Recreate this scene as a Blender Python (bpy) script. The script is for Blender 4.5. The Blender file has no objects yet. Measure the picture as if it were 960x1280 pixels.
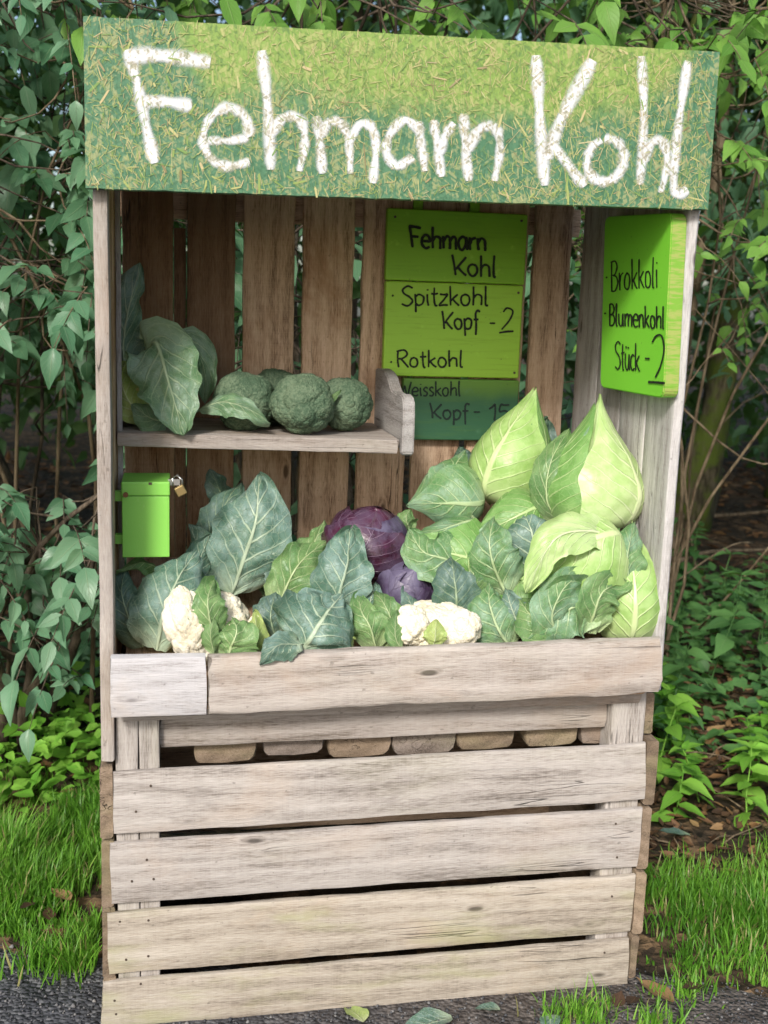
import bpy, math, random
import numpy as np
from mathutils import Vector, Matrix, noise as mnoise

scene = bpy.context.scene
COL = scene.collection
# ------------------------------------------------------------------ camera
CAM = np.array([0.145, -2.196, 1.537]); FPX = 1400.0
YAW, PITCH, ROLL = .19, .185, .033
_f = np.array([math.sin(YAW)*math.cos(PITCH), math.cos(YAW)*math.cos(PITCH), -math.sin(PITCH)])
_r = np.array([math.cos(YAW), -math.sin(YAW), 0.0]); _u = np.cross(_r, _f)
_r, _u = _r*math.cos(ROLL)+_u*math.sin(ROLL), -_r*math.sin(ROLL)+_u*math.cos(ROLL)
cd = bpy.data.cameras.new('camera'); cam = bpy.data.objects.new('camera', cd); COL.objects.link(cam)
cd.sensor_fit = 'VERTICAL'; cd.sensor_height = 36.0; cd.sensor_width = 27.0
cd.lens = FPX/1280*36.0; cd.clip_start = .05; cd.clip_end = 400
cd.dof.use_dof = True; cd.dof.focus_distance = 2.4; cd.dof.aperture_fstop = 5.0
M4 = Matrix.Identity(4)
for i in range(3):
    M4[i][0] = _r[i]; M4[i][1] = _u[i]; M4[i][2] = -_f[i]; M4[i][3] = CAM[i]
cam.matrix_world = M4
scene.camera = cam
# ------------------------------------------------------------------ sky, sun, exposure
SUN_EL, SUN_AZ = math.radians(35), math.radians(-155)      # azimuth measured from +Y towards +X
world = bpy.data.worlds.new('World'); scene.world = world; world.use_nodes = True
wn = world.node_tree; bg = wn.nodes['Background']
sky = wn.nodes.new('ShaderNodeTexSky'); sky.sky_type = 'NISHITA'; sky.sun_disc = False
sky.sun_elevation = SUN_EL; sky.sun_rotation = SUN_AZ; sky.air_density = 1.0; sky.dust_density = 2.5; sky.ozone_density = .6
wn.links.new(sky.outputs[0], bg.inputs[0]); bg.inputs[1].default_value = .11
sd = bpy.data.lights.new('sun', 'SUN'); sun = bpy.data.objects.new('sun', sd); COL.objects.link(sun)
sd.energy = 2.3; sd.angle = math.radians(10); sd.color = (1.0, .955, .89)
sun_dir = Vector((math.sin(SUN_AZ)*math.cos(SUN_EL), math.cos(SUN_AZ)*math.cos(SUN_EL), math.sin(SUN_EL)))
sun.rotation_euler = sun_dir.to_track_quat('Z', 'Y').to_euler(); sun.location = (-3, -5, 8)
vs = scene.view_settings; vs.view_transform = 'Standard'; vs.look = 'None'; vs.exposure = .73; vs.gamma = 1
scene.render.resolution_x = 768; scene.render.resolution_y = 1024
scene.cycles.max_bounces = 8; scene.cycles.transparent_max_bounces = 12
scene.cycles.use_adaptive_sampling = True

# ------------------------------------------------------------------ pixel -> place (a direction; the plane it lies on gives the distance)
def ray(x, y): return _f+_r*(x-480)/FPX-_u*(y-640)/FPX
def on(x, y, ax, v):
    d = ray(x, y); return CAM+d*((v-CAM[ax])/d[ax])
def PY(x, y, Y): return on(x, y, 1, Y)
def PX(x, y, X): return on(x, y, 0, X)
def depth_of(p): return float((np.asarray(p)-CAM)@_f)
def to_px(p):
    d = np.asarray(p)-CAM; z = d@_f
    return 480+FPX*(d@_r)/z, 640-FPX*(d@_u)/z
def vnoise(p, s=1.0, o=0.0): return mnoise.noise(Vector((p[0]*s+o, p[1]*s+o*1.7, p[2]*s-o*.6)))
def nrm(v):
    v = np.asarray(v, float); return v/max(np.linalg.norm(v), 1e-9)

# ------------------------------------------------------------------ object helpers
def tag(o, label=None, cat=None, group=None, kind=None):
    if label: o['label'] = label
    if cat: o['category'] = cat
    if group: o['group'] = group
    if kind: o['kind'] = kind
    return o
def empty(name, loc, label, cat, group=None):
    o = bpy.data.objects.new(name, None); COL.objects.link(o); o.location = Vector(loc); o.empty_display_size = .05
    return tag(o, label, cat, group)
PW = {}
def link(name, me, m, parent=None, mw=None):
    if m is not None and not me.materials: me.materials.append(m)
    o = bpy.data.objects.new(name, me); COL.objects.link(o)
    mw = mw or Matrix.Identity(4)
    if parent is not None:
        o.parent = parent
        o.matrix_parent_inverse = Matrix.Identity(4)
        pw = PW.get(parent.name) or Matrix.Translation(parent.location)
        o.matrix_basis = pw.inverted() @ mw
    else:
        o.matrix_basis = mw
    PW[o.name] = mw
    return o
def mesh(name, V, F, uv=None, smooth=True, rnd=None):
    me = bpy.data.meshes.new(name)
    me.from_pydata([tuple(v) for v in V], [], [tuple(f) for f in F])
    if smooth: me.polygons.foreach_set('use_smooth', [True]*len(me.polygons))
    if uv is not None:
        l = me.uv_layers.new(name='UVMap'); li = np.zeros(len(me.loops), int); me.loops.foreach_get('vertex_index', li)
        l.data.foreach_set('uv', np.asarray(uv, np.float32)[li].ravel())
    if rnd is not None:
        a = me.attributes.new('rnd', 'FLOAT', 'POINT'); a.data.foreach_set('value', np.asarray(rnd, np.float32))
    me.update(); return me
def fast_mesh(name, V, Q, uv=None, rnd=None, smooth=True):
    V = np.asarray(V, np.float32); Q = np.asarray(Q, np.int32); k = Q.shape[1]
    me = bpy.data.meshes.new(name); me.vertices.add(len(V)); me.vertices.foreach_set('co', V.ravel())
    me.loops.add(Q.size); me.loops.foreach_set('vertex_index', Q.ravel())
    me.polygons.add(len(Q)); me.polygons.foreach_set('loop_start', np.arange(0, Q.size, k, dtype=np.int32))
    if uv is not None:
        l = me.uv_layers.new(name='UVMap'); l.data.foreach_set('uv', np.asarray(uv, np.float32)[Q.ravel()].ravel())
    if rnd is not None:
        a = me.attributes.new('rnd', 'FLOAT', 'POINT'); a.data.foreach_set('value', np.asarray(rnd, np.float32))
    me.update(calc_edges=True); me.validate()
    if smooth: me.polygons.foreach_set('use_smooth', [True]*len(me.polygons))
    return me
def instances(name, tv, tq, tuv, R, T, rnd=None):
    """one joined mesh: template tv/tq placed by rotation-scale matrices R (n,3,3) and positions T (n,3)"""
    n, k = len(T), len(tv)
    V = np.einsum('nij,kj->nki', R, tv)+T[:, None, :]
    Q = tq[None]+np.arange(n)[:, None, None]*k
    uv = np.tile(tuv, (n, 1)); rv = np.repeat(np.random.RandomState(5).rand(n) if rnd is None else rnd, k)
    return fast_mesh(name, V.reshape(-1, 3), Q.reshape(-1, tq.shape[1]), uv, rv)
class MB:
    def __init__(s): s.V = []; s.F = []
    def tube(s, pts, rad, n=7, cap=True, wob=0):
        pts = [np.asarray(p, float) for p in pts]; b0 = len(s.V); ref = np.array([.31, .22, .93])
        for i, p in enumerate(pts):
            t = nrm(pts[min(i+1, len(pts)-1)]-pts[max(i-1, 0)])
            a = nrm(np.cross(t, ref)) if abs(t@ref) < .97 else nrm(np.cross(t, [1, 0, 0])); b = np.cross(t, a)
            r = rad[i] if hasattr(rad, '__len__') else rad
            for k in range(n):
                an = 2*math.pi*k/n; q = r*(1+(wob*vnoise(p*3+np.array([k, 0, 0]), 1.3) if wob else 0))
                s.V.append(p+a*math.cos(an)*q+b*math.sin(an)*q)
            if i:
                for k in range(n):
                    k2 = (k+1) % n; o = b0+(i-1)*n
                    s.F.append((o+k, o+k2, o+n+k2, o+n+k))
        if cap:
            s.F.append(tuple(b0+k for k in range(n))[::-1]); s.F.append(tuple(b0+(len(pts)-1)*n+k for k in range(n)))
    def box(s, lo, hi):
        b = len(s.V); x0, y0, z0 = lo; x1, y1, z1 = hi
        s.V += [np.array(p) for p in [(x0,y0,z0),(x1,y0,z0),(x1,y1,z0),(x0,y1,z0),(x0,y0,z1),(x1,y0,z1),(x1,y1,z1),(x0,y1,z1)]]
        s.F += [tuple(b+i for i in f) for f in [(0,3,2,1),(4,5,6,7),(0,1,5,4),(1,2,6,5),(2,3,7,6),(3,0,4,7)]]
    def build(s, name, m, parent=None, smooth=True): return link(name, mesh(name, s.V, s.F, smooth=smooth), m, parent)
def bevelled(name, lo, hi, r, m, parent=None, seg=3):
    import bmesh
    b = MB(); b.box(lo, hi); me = mesh(name, b.V, b.F, smooth=False)
    bm = bmesh.new(); bm.from_mesh(me); bmesh.ops.bevel(bm, geom=bm.edges[:], offset=r, segments=seg, affect='EDGES', profile=.5)
    bm.to_mesh(me); bm.free()
    return link(name, me, m, parent)

# ------------------------------------------------------------------ material helpers
class NT:
    def __init__(s, name):
        s.m = bpy.data.materials.new(name); s.m.use_nodes = True; s.t = s.m.node_tree; s.t.nodes.clear()
        s.out = s.n('ShaderNodeOutputMaterial')
    def n(s, ty, ins=None, **pr):
        nd = s.t.nodes.new(ty)
        for k, v in pr.items(): setattr(nd, k, v)
        for k, v in (ins or {}).items():
            sk = nd.inputs[k]
            if isinstance(v, bpy.types.NodeSocket): s.t.links.new(v, sk)
            else: sk.default_value = v
        return nd
    def math(s, op, a, b=0.0, c=0.0, clamp=False):
        nd = s.n('ShaderNodeMath', {0: a, 1: b, 2: c}, operation=op, use_clamp=clamp); return nd.outputs[0]
    def mix(s, f, a, b, mode='MIX'):
        nd = s.n('ShaderNodeMix', data_type='RGBA', blend_type=mode)
        for i, v in ((0, f), (6, a), (7, b)):
            if isinstance(v, bpy.types.NodeSocket): s.t.links.new(v, nd.inputs[i])
            else: nd.inputs[i].default_value = v if i == 0 else (*v, 1) if len(v) == 3 else v
        return nd.outputs[2]
    def ramp(s, f, stops, interp='LINEAR'):
        nd = s.n('ShaderNodeValToRGB', {0: f}); cr = nd.color_ramp; cr.interpolation = interp
        while len(cr.elements) < len(stops): cr.elements.new(.5)
        for e, (p, c) in zip(cr.elements, stops): e.position = p; e.color = (*c, 1) if hasattr(c, '__len__') else (c, c, c, 1)
        return nd.outputs[0]
    def sstep(s, v, a, b):
        return s.n('ShaderNodeMapRange', {0: v, 1: a, 2: b, 3: 0.0, 4: 1.0}, interpolation_type='SMOOTHSTEP').outputs[0]
    def noise(s, vec, scale, detail=4.0, rough=.55, dist=0.0):
        return s.n('ShaderNodeTexNoise', {'Vector': vec, 'Scale': scale, 'Detail': detail, 'Roughness': rough, 'Distortion': dist}).outputs[0]
    def mapped(s, vec, sc, loc=(0, 0, 0), rot=(0, 0, 0)):
        return s.n('ShaderNodeMapping', {'Vector': vec, 'Scale': sc, 'Location': loc, 'Rotation': rot}).outputs[0]
    def objco(s, k=37.0):
        tc = s.n('ShaderNodeTexCoord').outputs['Object']; r = s.n('ShaderNodeObjectInfo').outputs['Random']
        cx = s.n('ShaderNodeCombineXYZ', {0: s.math('MULTIPLY', r, k), 1: s.math('MULTIPLY', r, k*.61), 2: s.math('MULTIPLY', r, k*1.7)}).outputs[0]
        return s.n('ShaderNodeVectorMath', {0: tc, 1: cx}, operation='ADD').outputs[0], r, tc
    def bump(s, h, dist, strength=1.0, nrm=None):
        ins = {'Height': h, 'Distance': dist, 'Strength': strength}
        if nrm is not None: ins['Normal'] = nrm
        return s.n('ShaderNodeBump', ins).outputs[0]
    def bsdf(s, col, rough=.6, normal=None, spec=.4, metal=0.0, **kw):
        nd = s.n('ShaderNodeBsdfPrincipled')
        for k, v in [('Base Color', col), ('Roughness', rough), ('Normal', normal), ('Specular IOR Level', spec), ('Metallic', metal)]+list(kw.items()):
            if v is None: continue
            if isinstance(v, bpy.types.NodeSocket): s.t.links.new(v, nd.inputs[k])
            else: nd.inputs[k].default_value = (*v, 1) if hasattr(v, '__len__') and len(v) == 3 else v
        return nd.outputs[0]
    def done(s, sh): s.t.links.new(sh, s.out.inputs[0]); return s.m

def wood_material(name, light, mid, dark, algae=0.0, stain=.4, warm=None, rough=.82, contrast=1.0, wet=None):
    """sawn weathered softwood, grain along the object's X"""
    T = NT(name); co, r, tc = T.objco()
    wob = T.n('ShaderNodeTexNoise', {'Vector': T.mapped(co, (1.3, 3, 5)), 'Scale': 1.0, 'Detail': 2.0}).outputs[0]
    vor = T.n('ShaderNodeTexVoronoi', {'Vector': T.mapped(co, (5.0, 9, 15)), 'Scale': 1.0, 'Randomness': 1.0})
    kd = vor.outputs['Distance']; krand = T.n('ShaderNodeSeparateColor', {0: vor.outputs['Color']}).outputs[0]
    has = T.math('GREATER_THAN', krand, .48)
    kn = T.math('MULTIPLY', T.sstep(kd, .26, .02), has)                 # swirl of grain round a knot
    core = T.math('MULTIPLY', T.sstep(kd, .12, .06), has)
    sx = T.n('ShaderNodeSeparateXYZ', {0: co})
    ring = T.math('ADD', T.math('MULTIPLY', sx.outputs[2], 150.0), T.math('MULTIPLY', wob, 26.0))
    ring = T.math('ADD', ring, T.math('MULTIPLY', kn, 9.0)); ring = T.math('ADD', ring, T.math('MULTIPLY', sx.outputs[1], 60.0))
    rings = T.math('MULTIPLY_ADD', T.math('SINE', ring), .5, .5)
    fib = T.noise(T.mapped(co, (11, 130, 230)), 1.0, 6.0, .72)
    fib2 = T.noise(T.mapped(co, (45, 420, 560)), 1.0, 3.0, .65)
    patch = T.noise(T.mapped(co, (3, 6, 9)), 1.0, 4.0, .6)
    g = T.math('ADD', T.math('MULTIPLY', rings, .12), T.math('MULTIPLY', fib, .55)); g = T.math('ADD', g, T.math('MULTIPLY', fib2, .62))
    g = T.math('ADD', g, T.math('MULTIPLY', patch, .42)); saw = T.noise(T.mapped(co, (330, 20, 9)), 1.0, 2.0, .5); g = T.math('ADD', g, T.math('MULTIPLY', T.math('SUBTRACT', saw, .5), .09)); g = T.math('MULTIPLY_ADD', T.math('SUBTRACT', g, .86), contrast*1.55, .5)
    col = T.ramp(g, [(.12, dark), (.45, mid), (.80, light)])
    big = T.noise(T.mapped(co, (2.2, 2, 4)), 1.0, 5.0, .62, .6)
    if warm: col = T.mix(T.math('MULTIPLY', T.sstep(big, .5, .72), stain), col, warm)
    st_ = T.sstep(T.noise(T.mapped(co, (4.5, 5, 11), (7, 3, 1)), 1.0, 5.0, .7, .8), .56, .72)
    col = T.mix(T.math('MULTIPLY', st_, .34), col, tuple(c*.9 for c in dark))
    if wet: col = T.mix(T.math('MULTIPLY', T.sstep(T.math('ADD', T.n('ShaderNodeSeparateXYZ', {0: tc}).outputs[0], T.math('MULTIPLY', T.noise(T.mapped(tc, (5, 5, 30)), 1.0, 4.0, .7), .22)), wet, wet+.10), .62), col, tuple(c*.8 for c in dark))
    # cracks run with the grain
    cr = T.noise(T.mapped(co, (1.7, 30, 46)), 1.0, 2.0, .5, .3)
    crack = T.sstep(T.math('ABSOLUTE', T.math('SUBTRACT', cr, .5)), .010, .001)
    crack = T.math('MULTIPLY', crack, T.sstep(T.noise(T.mapped(co, (2.6, 7, 7)), 1.0, 2.0), .54, .66))
    col = T.mix(T.math('MULTIPLY', kn, .35), col, dark)
    col = T.mix(T.math('MULTIPLY', core, .85), col, tuple(c*.45 for c in dark))
    col = T.mix(T.math('MULTIPLY', crack, .8), col, tuple(c*.3 for c in dark))
    col = T.mix(.8, col, T.mix(1.0, col, T.n('ShaderNodeHueSaturation', {'Color': (1, 1, 1, 1), 'Value': T.math('MULTIPLY_ADD', r, .5, .72)}).outputs[0], 'MULTIPLY'))
    speck = T.sstep(T.noise(T.mapped(co, (60, 90, 90)), 1.0, 2.0), .68, .76)
    col = T.mix(T.math('MULTIPLY', speck, .4), col, tuple(c*.4 for c in dark))
    if algae > 0:
        al = T.sstep(T.noise(T.mapped(co, (2.6, 3, 9), (3.3, 1, 2)), 1.0, 4.0, .6), .47, .68)
        col = T.mix(T.math('MULTIPLY', al, algae), col, (.33, .35, .15))
    h = T.math('ADD', T.math('MULTIPLY', fib, .9), T.math('MULTIPLY', rings, .25)); h = T.math('SUBTRACT', h, T.math('MULTIPLY', crack, 2.2))
    h = T.math('ADD', h, T.math('MULTIPLY', fib2, .5)); h = T.math('ADD', h, T.math('MULTIPLY', core, .4))
    return T.done(T.bsdf(col, rough, T.bump(h, .0016, .9), .25))

W_FRONT = wood_material('weathered_grey_wood', (.46, .43, .405), (.35, .32, .295), (.14, .12, .105), .10, .3, (.45, .35, .27))
W_ALGAE = wood_material('weathered_wood_with_algae', (.43, .39, .335), (.33, .29, .24), (.15, .125, .10), .50, .35, (.40, .30, .20))
W_LEDGE = wood_material('ledge_wood', (.47, .43, .395), (.36, .32, .29), (.16, .132, .108), .05, .45, (.36, .25, .17))
W_BACK = wood_material('brown_interior_wood', (.68, .51, .37), (.52, .365, .25), (.18, .11, .066), 0, .8, (.30, .145, .06), .8, 1.2)
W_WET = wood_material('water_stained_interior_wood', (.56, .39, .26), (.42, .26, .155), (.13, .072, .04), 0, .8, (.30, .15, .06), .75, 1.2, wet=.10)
W_SIDE = wood_material('silvery_side_wood', (.53, .515, .505), (.40, .385, .375), (.21, .185, .17), 0, .3, (.33, .27, .22))
W_END = wood_material('end_grain_wood', (.30, .23, .17), (.195, .145, .10), (.08, .062, .048), .15, .4, (.20, .14, .09))
W_BLOCK = wood_material('brown_block_wood', (.27, .225, .195), (.18, .148, .125), (.09, .07, .055), .18, .4, (.24, .17, .11))

def plank(name, parent, TL, TR, BR, BL, th, m, bev=.004, rag=.0012, seed=None, nseg=None, mb_only=False):
    """sawn board; length runs TL->TR, thickness goes away from the face (ez x ex)"""
    seed = seed if seed is not None else random.random()*90
    TL, TR, BR, BL = [np.asarray(p, float) for p in (TL, TR, BR, BL)]
    c = (TL+TR+BR+BL)/4; ex = nrm((TR-TL)+(BR-BL)); ez = (TL-BL)+(TR-BR); ez = nrm(ez-ex*(ez@ex)); ey = np.cross(ez, ex)
    loc = lambda p: np.array([(p-c)@ex, (p-c)@ez])
    a, b, d, e = loc(TL), loc(TR), loc(BR), loc(BL)
    L = np.linalg.norm(TR-TL); n = nseg or max(6, int(L/.035))
    V = []; F = []
    for i in range(n+1):
        s = i/n; top = a+(b-a)*s; bot = e+(d-e)*s; h = top[1]-bot[1]
        prof = []
        for (zz, yy, edge) in [(bev, 0, 1), (h*.27, 0, 0), (h*.5, 0, 0), (h*.73, 0, 0), (h-bev, 0, 1), (h-bev*.3, bev*.3, 1), (h, bev, 1), (h, th-bev, 1), (h-bev, th, 1), (h*.5, th, 0), (bev, th, 1), (0, th-bev, 1), (0, bev, 1), (bev*.3, bev*.3, 1)]:
            x = bot[0]+(top[0]-bot[0])*zz/max(h, 1e-6)
            if i == 0: x += (bev*.5 if edge and yy < bev else 0)
            elif i == n: x -= (bev*.5 if edge and yy < bev else 0)
            p = np.array([x, yy, bot[1]+zz])
            q = vnoise((p[0], p[1]*2, p[2]), 9, seed); q2 = vnoise((p[0], p[1]*3, p[2]), 34, seed+7)
            p[2] += (q*rag*1.3+q2*rag*.7)*(1 if edge else .2); p[1] += vnoise((p[0], p[1], p[2]), 6, seed+3)*rag*.8
            if i in (0, n): p[0] += vnoise((p[0], p[1]*20, p[2]*20), 1.6, seed+5)*rag*1.6
            prof.append(p)
        V += prof
    k = 14
    for i in range(n):
        for j in range(k):
            j2 = (j+1) % k; F.append((i*k+j, (i+1)*k+j, (i+1)*k+j2, i*k+j2))
    F.append(tuple(range(k))); F.append(tuple(n*k+j for j in range(k))[::-1])
    F = [f[::-1] for f in F]
    me = mesh(name, V, F, smooth=True)
    try: me.set_sharp_from_angle(angle=math.radians(40))
    except Exception: pass
    mw = Matrix.Identity(4)
    for i in range(3):
        mw[i][0] = ex[i]; mw[i][1] = ey[i]; mw[i][2] = ez[i]; mw[i][3] = c[i]
    return link(name, me, m, parent, mw)
def vboard(name, par, x0, x1, z0, z1, y, th, m, lean=0.0, **kw):   # upright board facing the camera
    return plank(name, par, (x0, y, z0), (x0+lean, y, z1), (x1+lean, y, z1), (x1, y, z0), th, m, **kw)
def hboard(name, par, x0, x1, z0, z1, y, th, m, tilt=0.0, **kw):   # lying board facing the camera
    return plank(name, par, (x0, y, z1), (x1, y, z1+tilt), (x1, y, z0+tilt), (x0, y, z0), th, m, **kw)
def sboard_r(name, par, y0, y1, z0, z1, x, th, m, **kw):           # upright board, face towards -X
    return plank(name, par, (x, y1, z0), (x, y1, z1), (x, y0, z1), (x, y0, z0), th, m, **kw)
def sboard_l(name, par, y0, y1, z0, z1, x, th, m, **kw):           # upright board, face towards +X
    return plank(name, par, (x, y0, z0), (x, y0, z1), (x, y1, z1), (x, y1, z0), th, m, **kw)
def dboard(name, par, x0, x1, y0, y1, z0, z1, m, **kw):            # board running in depth, z0..z1 thick
    return plank(name, par, (x0, y0, z1), (x0, y1, z1), (x1, y1, z1), (x1, y0, z1), z1-z0, m, **kw)
random.seed(4)
# ================================================================== LOWER CRATE
crate = empty('wooden_crate', (.6, .32, 0), 'weathered grey slatted wooden crate on the ground carrying the vegetable display', 'crate')
rows = [((142,966),(808,930),(806,1000.5),(142,1044)), ((137,1055),(804,1011),(797,1084),(139,1130.5)),
        ((134,1142.5),(795,1094.5),(789,1164.5),(136,1218.5)), ((129,1229),(787,1174),(784,1240),(126,1285))]
for i, r in enumerate(rows):
    q = [PY(*p, 0.0) for p in r]
    plank('plank', crate, *q, .015, [W_FRONT, W_FRONT, W_ALGAE, W_ALGAE][i], bev=.003, rag=.0018)
NAIL = NT('rusty_nail'); NAIL = NAIL.done(NAIL.bsdf((.10, .075, .06), .6, metal=.5))
nb = MB()
for i, r in enumerate(rows):
    q = [PY(*p, 0.0) for p in r]
    for s in (.03, .07, .955):
        for t in (.25, .72):
            if random.random() < .35: continue
            p = (q[0]*(1-s)+q[1]*s)*(1-t)+(q[3]*(1-s)+q[2]*s)*t+np.array([random.uniform(-.012, .012), 0, random.uniform(-.018, .018)])
            nb.tube([p+np.array([0, .004, 0]), p-np.array([0, .0012, 0])], .0026, 8)
tag(nb.build('nail', NAIL, crate, smooth=False), kind='stuff')
# corner posts just behind the front planks, their tops show above them
vboard('post', crate, .030, .075, 0.0, .705, .0155, .045, W_FRONT, bev=.003)
vboard('post', crate, .077, .118, 0.0, .700, .0165, .045, W_FRONT, bev=.003)
vboard('post', crate, 1.097, 1.176, 0.0, .715, .0155, .06, W_FRONT, bev=.003)
hboard('rail', crate, .119, 1.096, .612, .678, .042, .028, W_LEDGE, tilt=.008)
for z0, z1, xr in [(.012, .125, 1.199), (.13, .283, 1.205), (.292, .436, 1.207), (.445, .60, 1.209)]:   # side boards; their ends show beside the planks
    plank('side_board', crate, (1.181, .60, z1), (1.181, .004, z1), (1.181, .004, z0), (1.181, .60, z0), xr-1.181, W_END, rag=.004, bev=.005)
    plank('side_board', crate, (.024, .006, z1-.006), (.024, .60, z1-.006), (.024, .60, z0-.01), (.024, .006, z0-.01), .026, W_END, rag=.004, bev=.005)
plank('side_board', crate, (1.178, .60, .70), (1.178, .03, .70), (1.178, .03, .605), (1.178, .60, .605), .024, W_END, rag=.002)
plank('side_board', crate, (.028, .03, .70), (.028, .60, .70), (.028, .60, .605), (.028, .03, .605), .024, W_END, rag=.002)
for z0, z1 in [(.01, .125), (.14, .28), (.295, .435), (.45, .59), (.60, .68)]:
    hboard('plank', crate, .004, 1.20, z0, z1, .602, .024, W_BACK)

# ================================================================== DISPLAY STALL on the crate
stall = empty('market_stall', (.6, .32, .68), 'open fronted roadside vegetable stall of brown boards with a green painted header', 'stall')
# floor blocks whose rounded ends show under the rail
blk = [(242,320,955,W_BLOCK),(328,405,949,W_BLOCK),(410,488,950,W_BLOCK),(490,569,946,W_BLOCK),(571,642,938,W_BLOCK),(655,721,934,W_BLOCK),(725,765,930,W_BLOCK)]
for x0, x1, yb, m in blk:
    m = random.choice([W_BLOCK, W_END, W_BLOCK]); yb -= random.uniform(0, 4)
    a = PY(x0, yb, .075); b = PY(x1, yb-3, .075); w = b[0]-a[0]; zb = a[2]; ztop = .682
    ring = [(-.5*w, ztop), (-.5*w, zb+.026), (-.475*w, zb+.009), (-.42*w, zb+.001), (0, zb-.001), (.40*w, zb+.003), (.47*w, zb+.012), (.5*w, zb+.03), (.5*w, ztop)]
    V = []; F = []; n = len(ring)
    for yy in (.0, .004, .5):
        for (dx, z) in ring:
            k = .97 if yy == 0 else 1
            V.append((yy, -(dx*k)+random.uniform(-.0015, .0015), (z-.63)*k))
    for i in range(2):
        for j in range(n):
            j2 = (j+1) % n; F.append((i*n+j, i*n+j2, (i+1)*n+j2, (i+1)*n+j))
    F.append(tuple(range(n))[::-1]); F.append(tuple(2*n+j for j in range(n)))
    mw = Matrix.Translation(((a[0]+b[0])/2, .072, .63)) @ Matrix.Rotation(math.pi/2, 4, 'Z')
    me = mesh('floor_block', V, F, smooth=True); me.set_sharp_from_angle(angle=math.radians(35))
    link('floor_block', me, m, stall, mw)
# display base: boards sloping up to the back
for k in range(6):
    x0 = .045+k*.186; x1 = x0+.183
    plank('base_board', stall, (x0, -.018, .735), (x0, .622, .885), (x1, .622, .885), (x1, -.018, .735), .02, W_BACK)
hboard('base_beam', stall, .045, 1.16, .683, .714, .012, .026, W_LEDGE); hboard('base_beam', stall, .045, 1.16, .681, .84, .57, .03, W_BACK)
# ledge in two pieces
PAINT_W = wood_material('worn_white_painted_wood', (.52, .51, .52), (.43, .42, .43), (.22, .195, .185), 0, .75, (.46, .38, .31), .6, 1.0)
q = [PY(*p, -.05) for p in ((138,823),(257.5,821),(259,894),(138,898))]
plank('ledge_board', stall, *q, .030, PAINT_W, bev=.004, rag=.0009)
q = [PY(*p, -.05) for p in ((260.5,821),(830,799),(825,868),(261.5,894.5))]
plank('ledge_board', stall, *q, .032, W_LEDGE, bev=.009, rag=.0035)
# sides
sboard_l('side_post', stall, .0, .05, .605, 1.80, .030, .027, W_LEDGE, bev=.005, rag=.003)
vboard('side_batten', stall, PY(145, 400, .30)[0], PY(151.5, 400, .30)[0], .80, 1.80, .30, .02, W_SIDE, bev=.002)
for y0, y1 in [(.056, .20), (.21, .35), (.362, .50), (.51, .625)]:
    sboard_l('side_board', stall, y0, y1, .706, 1.80, .0255, .022, W_BACK, rag=.0015)
for y0, y1, z0 in [(-.004, .135, .72), (.139, .285, .72), (.290, .44, .72), (.444, .60, .72)]:
    sboard_r('side_board', stall, y0, y1, z0, 1.80, 1.176, .024, W_SIDE, rag=.0015)
# back boards, gaps let the green behind through
bb = [(.030, .150), (.181, .297), (.319, .445), (.464, .592), (.612, .738), (.758, .884), (.902, 1.04), (1.060, 1.160)]
for i, (x0, x1) in enumerate(bb):
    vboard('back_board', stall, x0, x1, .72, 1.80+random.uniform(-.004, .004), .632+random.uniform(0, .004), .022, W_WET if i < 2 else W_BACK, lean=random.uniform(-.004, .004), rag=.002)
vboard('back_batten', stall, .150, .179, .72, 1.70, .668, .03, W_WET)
hboard('back_rail', stall, .02, 1.19, 1.72, 1.79, .662, .02, W_BACK); 
for k in range(5):
    y0 = .0+k*.134; plank('roof_board', stall, (.0, y0+.130, 1.826), (1.2, y0+.130, 1.826), (1.2, y0, 1.826), (.0, y0, 1.826), .022, W_BACK)
# shelf
shelf_m = W_LEDGE
sh = plank('shelf', stall, (.028, .56, 1.243), (.650, .56, 1.232), (.650, .275, 1.232), (.028, .275, 1.243), .018, shelf_m, bev=.003, rag=.0015)
plank('shelf_board', sh, (.028, .63, 1.243), (.650, .63, 1.232), (.650, .563, 1.232), (.028, .563, 1.243), .018, shelf_m)
plank('shelf_lip', sh, (.028, .2645, 1.2435), (.645, .2645, 1.2335), (.645, .2645, 1.202), (.028, .2645, 1.213), .0105, shelf_m, bev=.003)
def bracket():                       # wavy end board standing beside the shelf
    prof = [(.255, 1.205), (.262, 1.198), (.275, 1.200), (.29, 1.212), (.33, 1.210), (.62, 1.210), (.62, 1.372), (.56, 1.375), (.50, 1.372), (.46, 1.362), (.43, 1.345), (.40, 1.333),
            (.35, 1.330), (.30, 1.334), (.275, 1.330), (.26, 1.318), (.254, 1.29), (.253, 1.24)]
    x0, x1 = .6525, .680; n = len(prof); V = [(0, y, z) for y, z in prof]+[(x1-x0, y, z) for y, z in prof]
    V = [(y, x, z-1.25) for x, y, z in V]
    F = [tuple(range(n)), tuple(range(2*n-1, n-1, -1))]+[(i, n+i, n+(i+1) % n, (i+1) % n) for i in range(n)]
    import bmesh
    me = mesh('bracket', V, F, smooth=False); bm = bmesh.new(); bm.from_mesh(me)
    bmesh.ops.bevel(bm, geom=[e for e in bm.edges if e.calc_length() < .2 or True], offset=.003, segments=2, affect='EDGES'); bm.to_mesh(me); bm.free()
    mw = Matrix(((0, -1, 0, x1), (1, 0, 0, 0), (0, 0, 1, 1.25), (0, 0, 0, 1)))
    return link('bracket', me, W_SIDE, sh, mw)
bracket()

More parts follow.
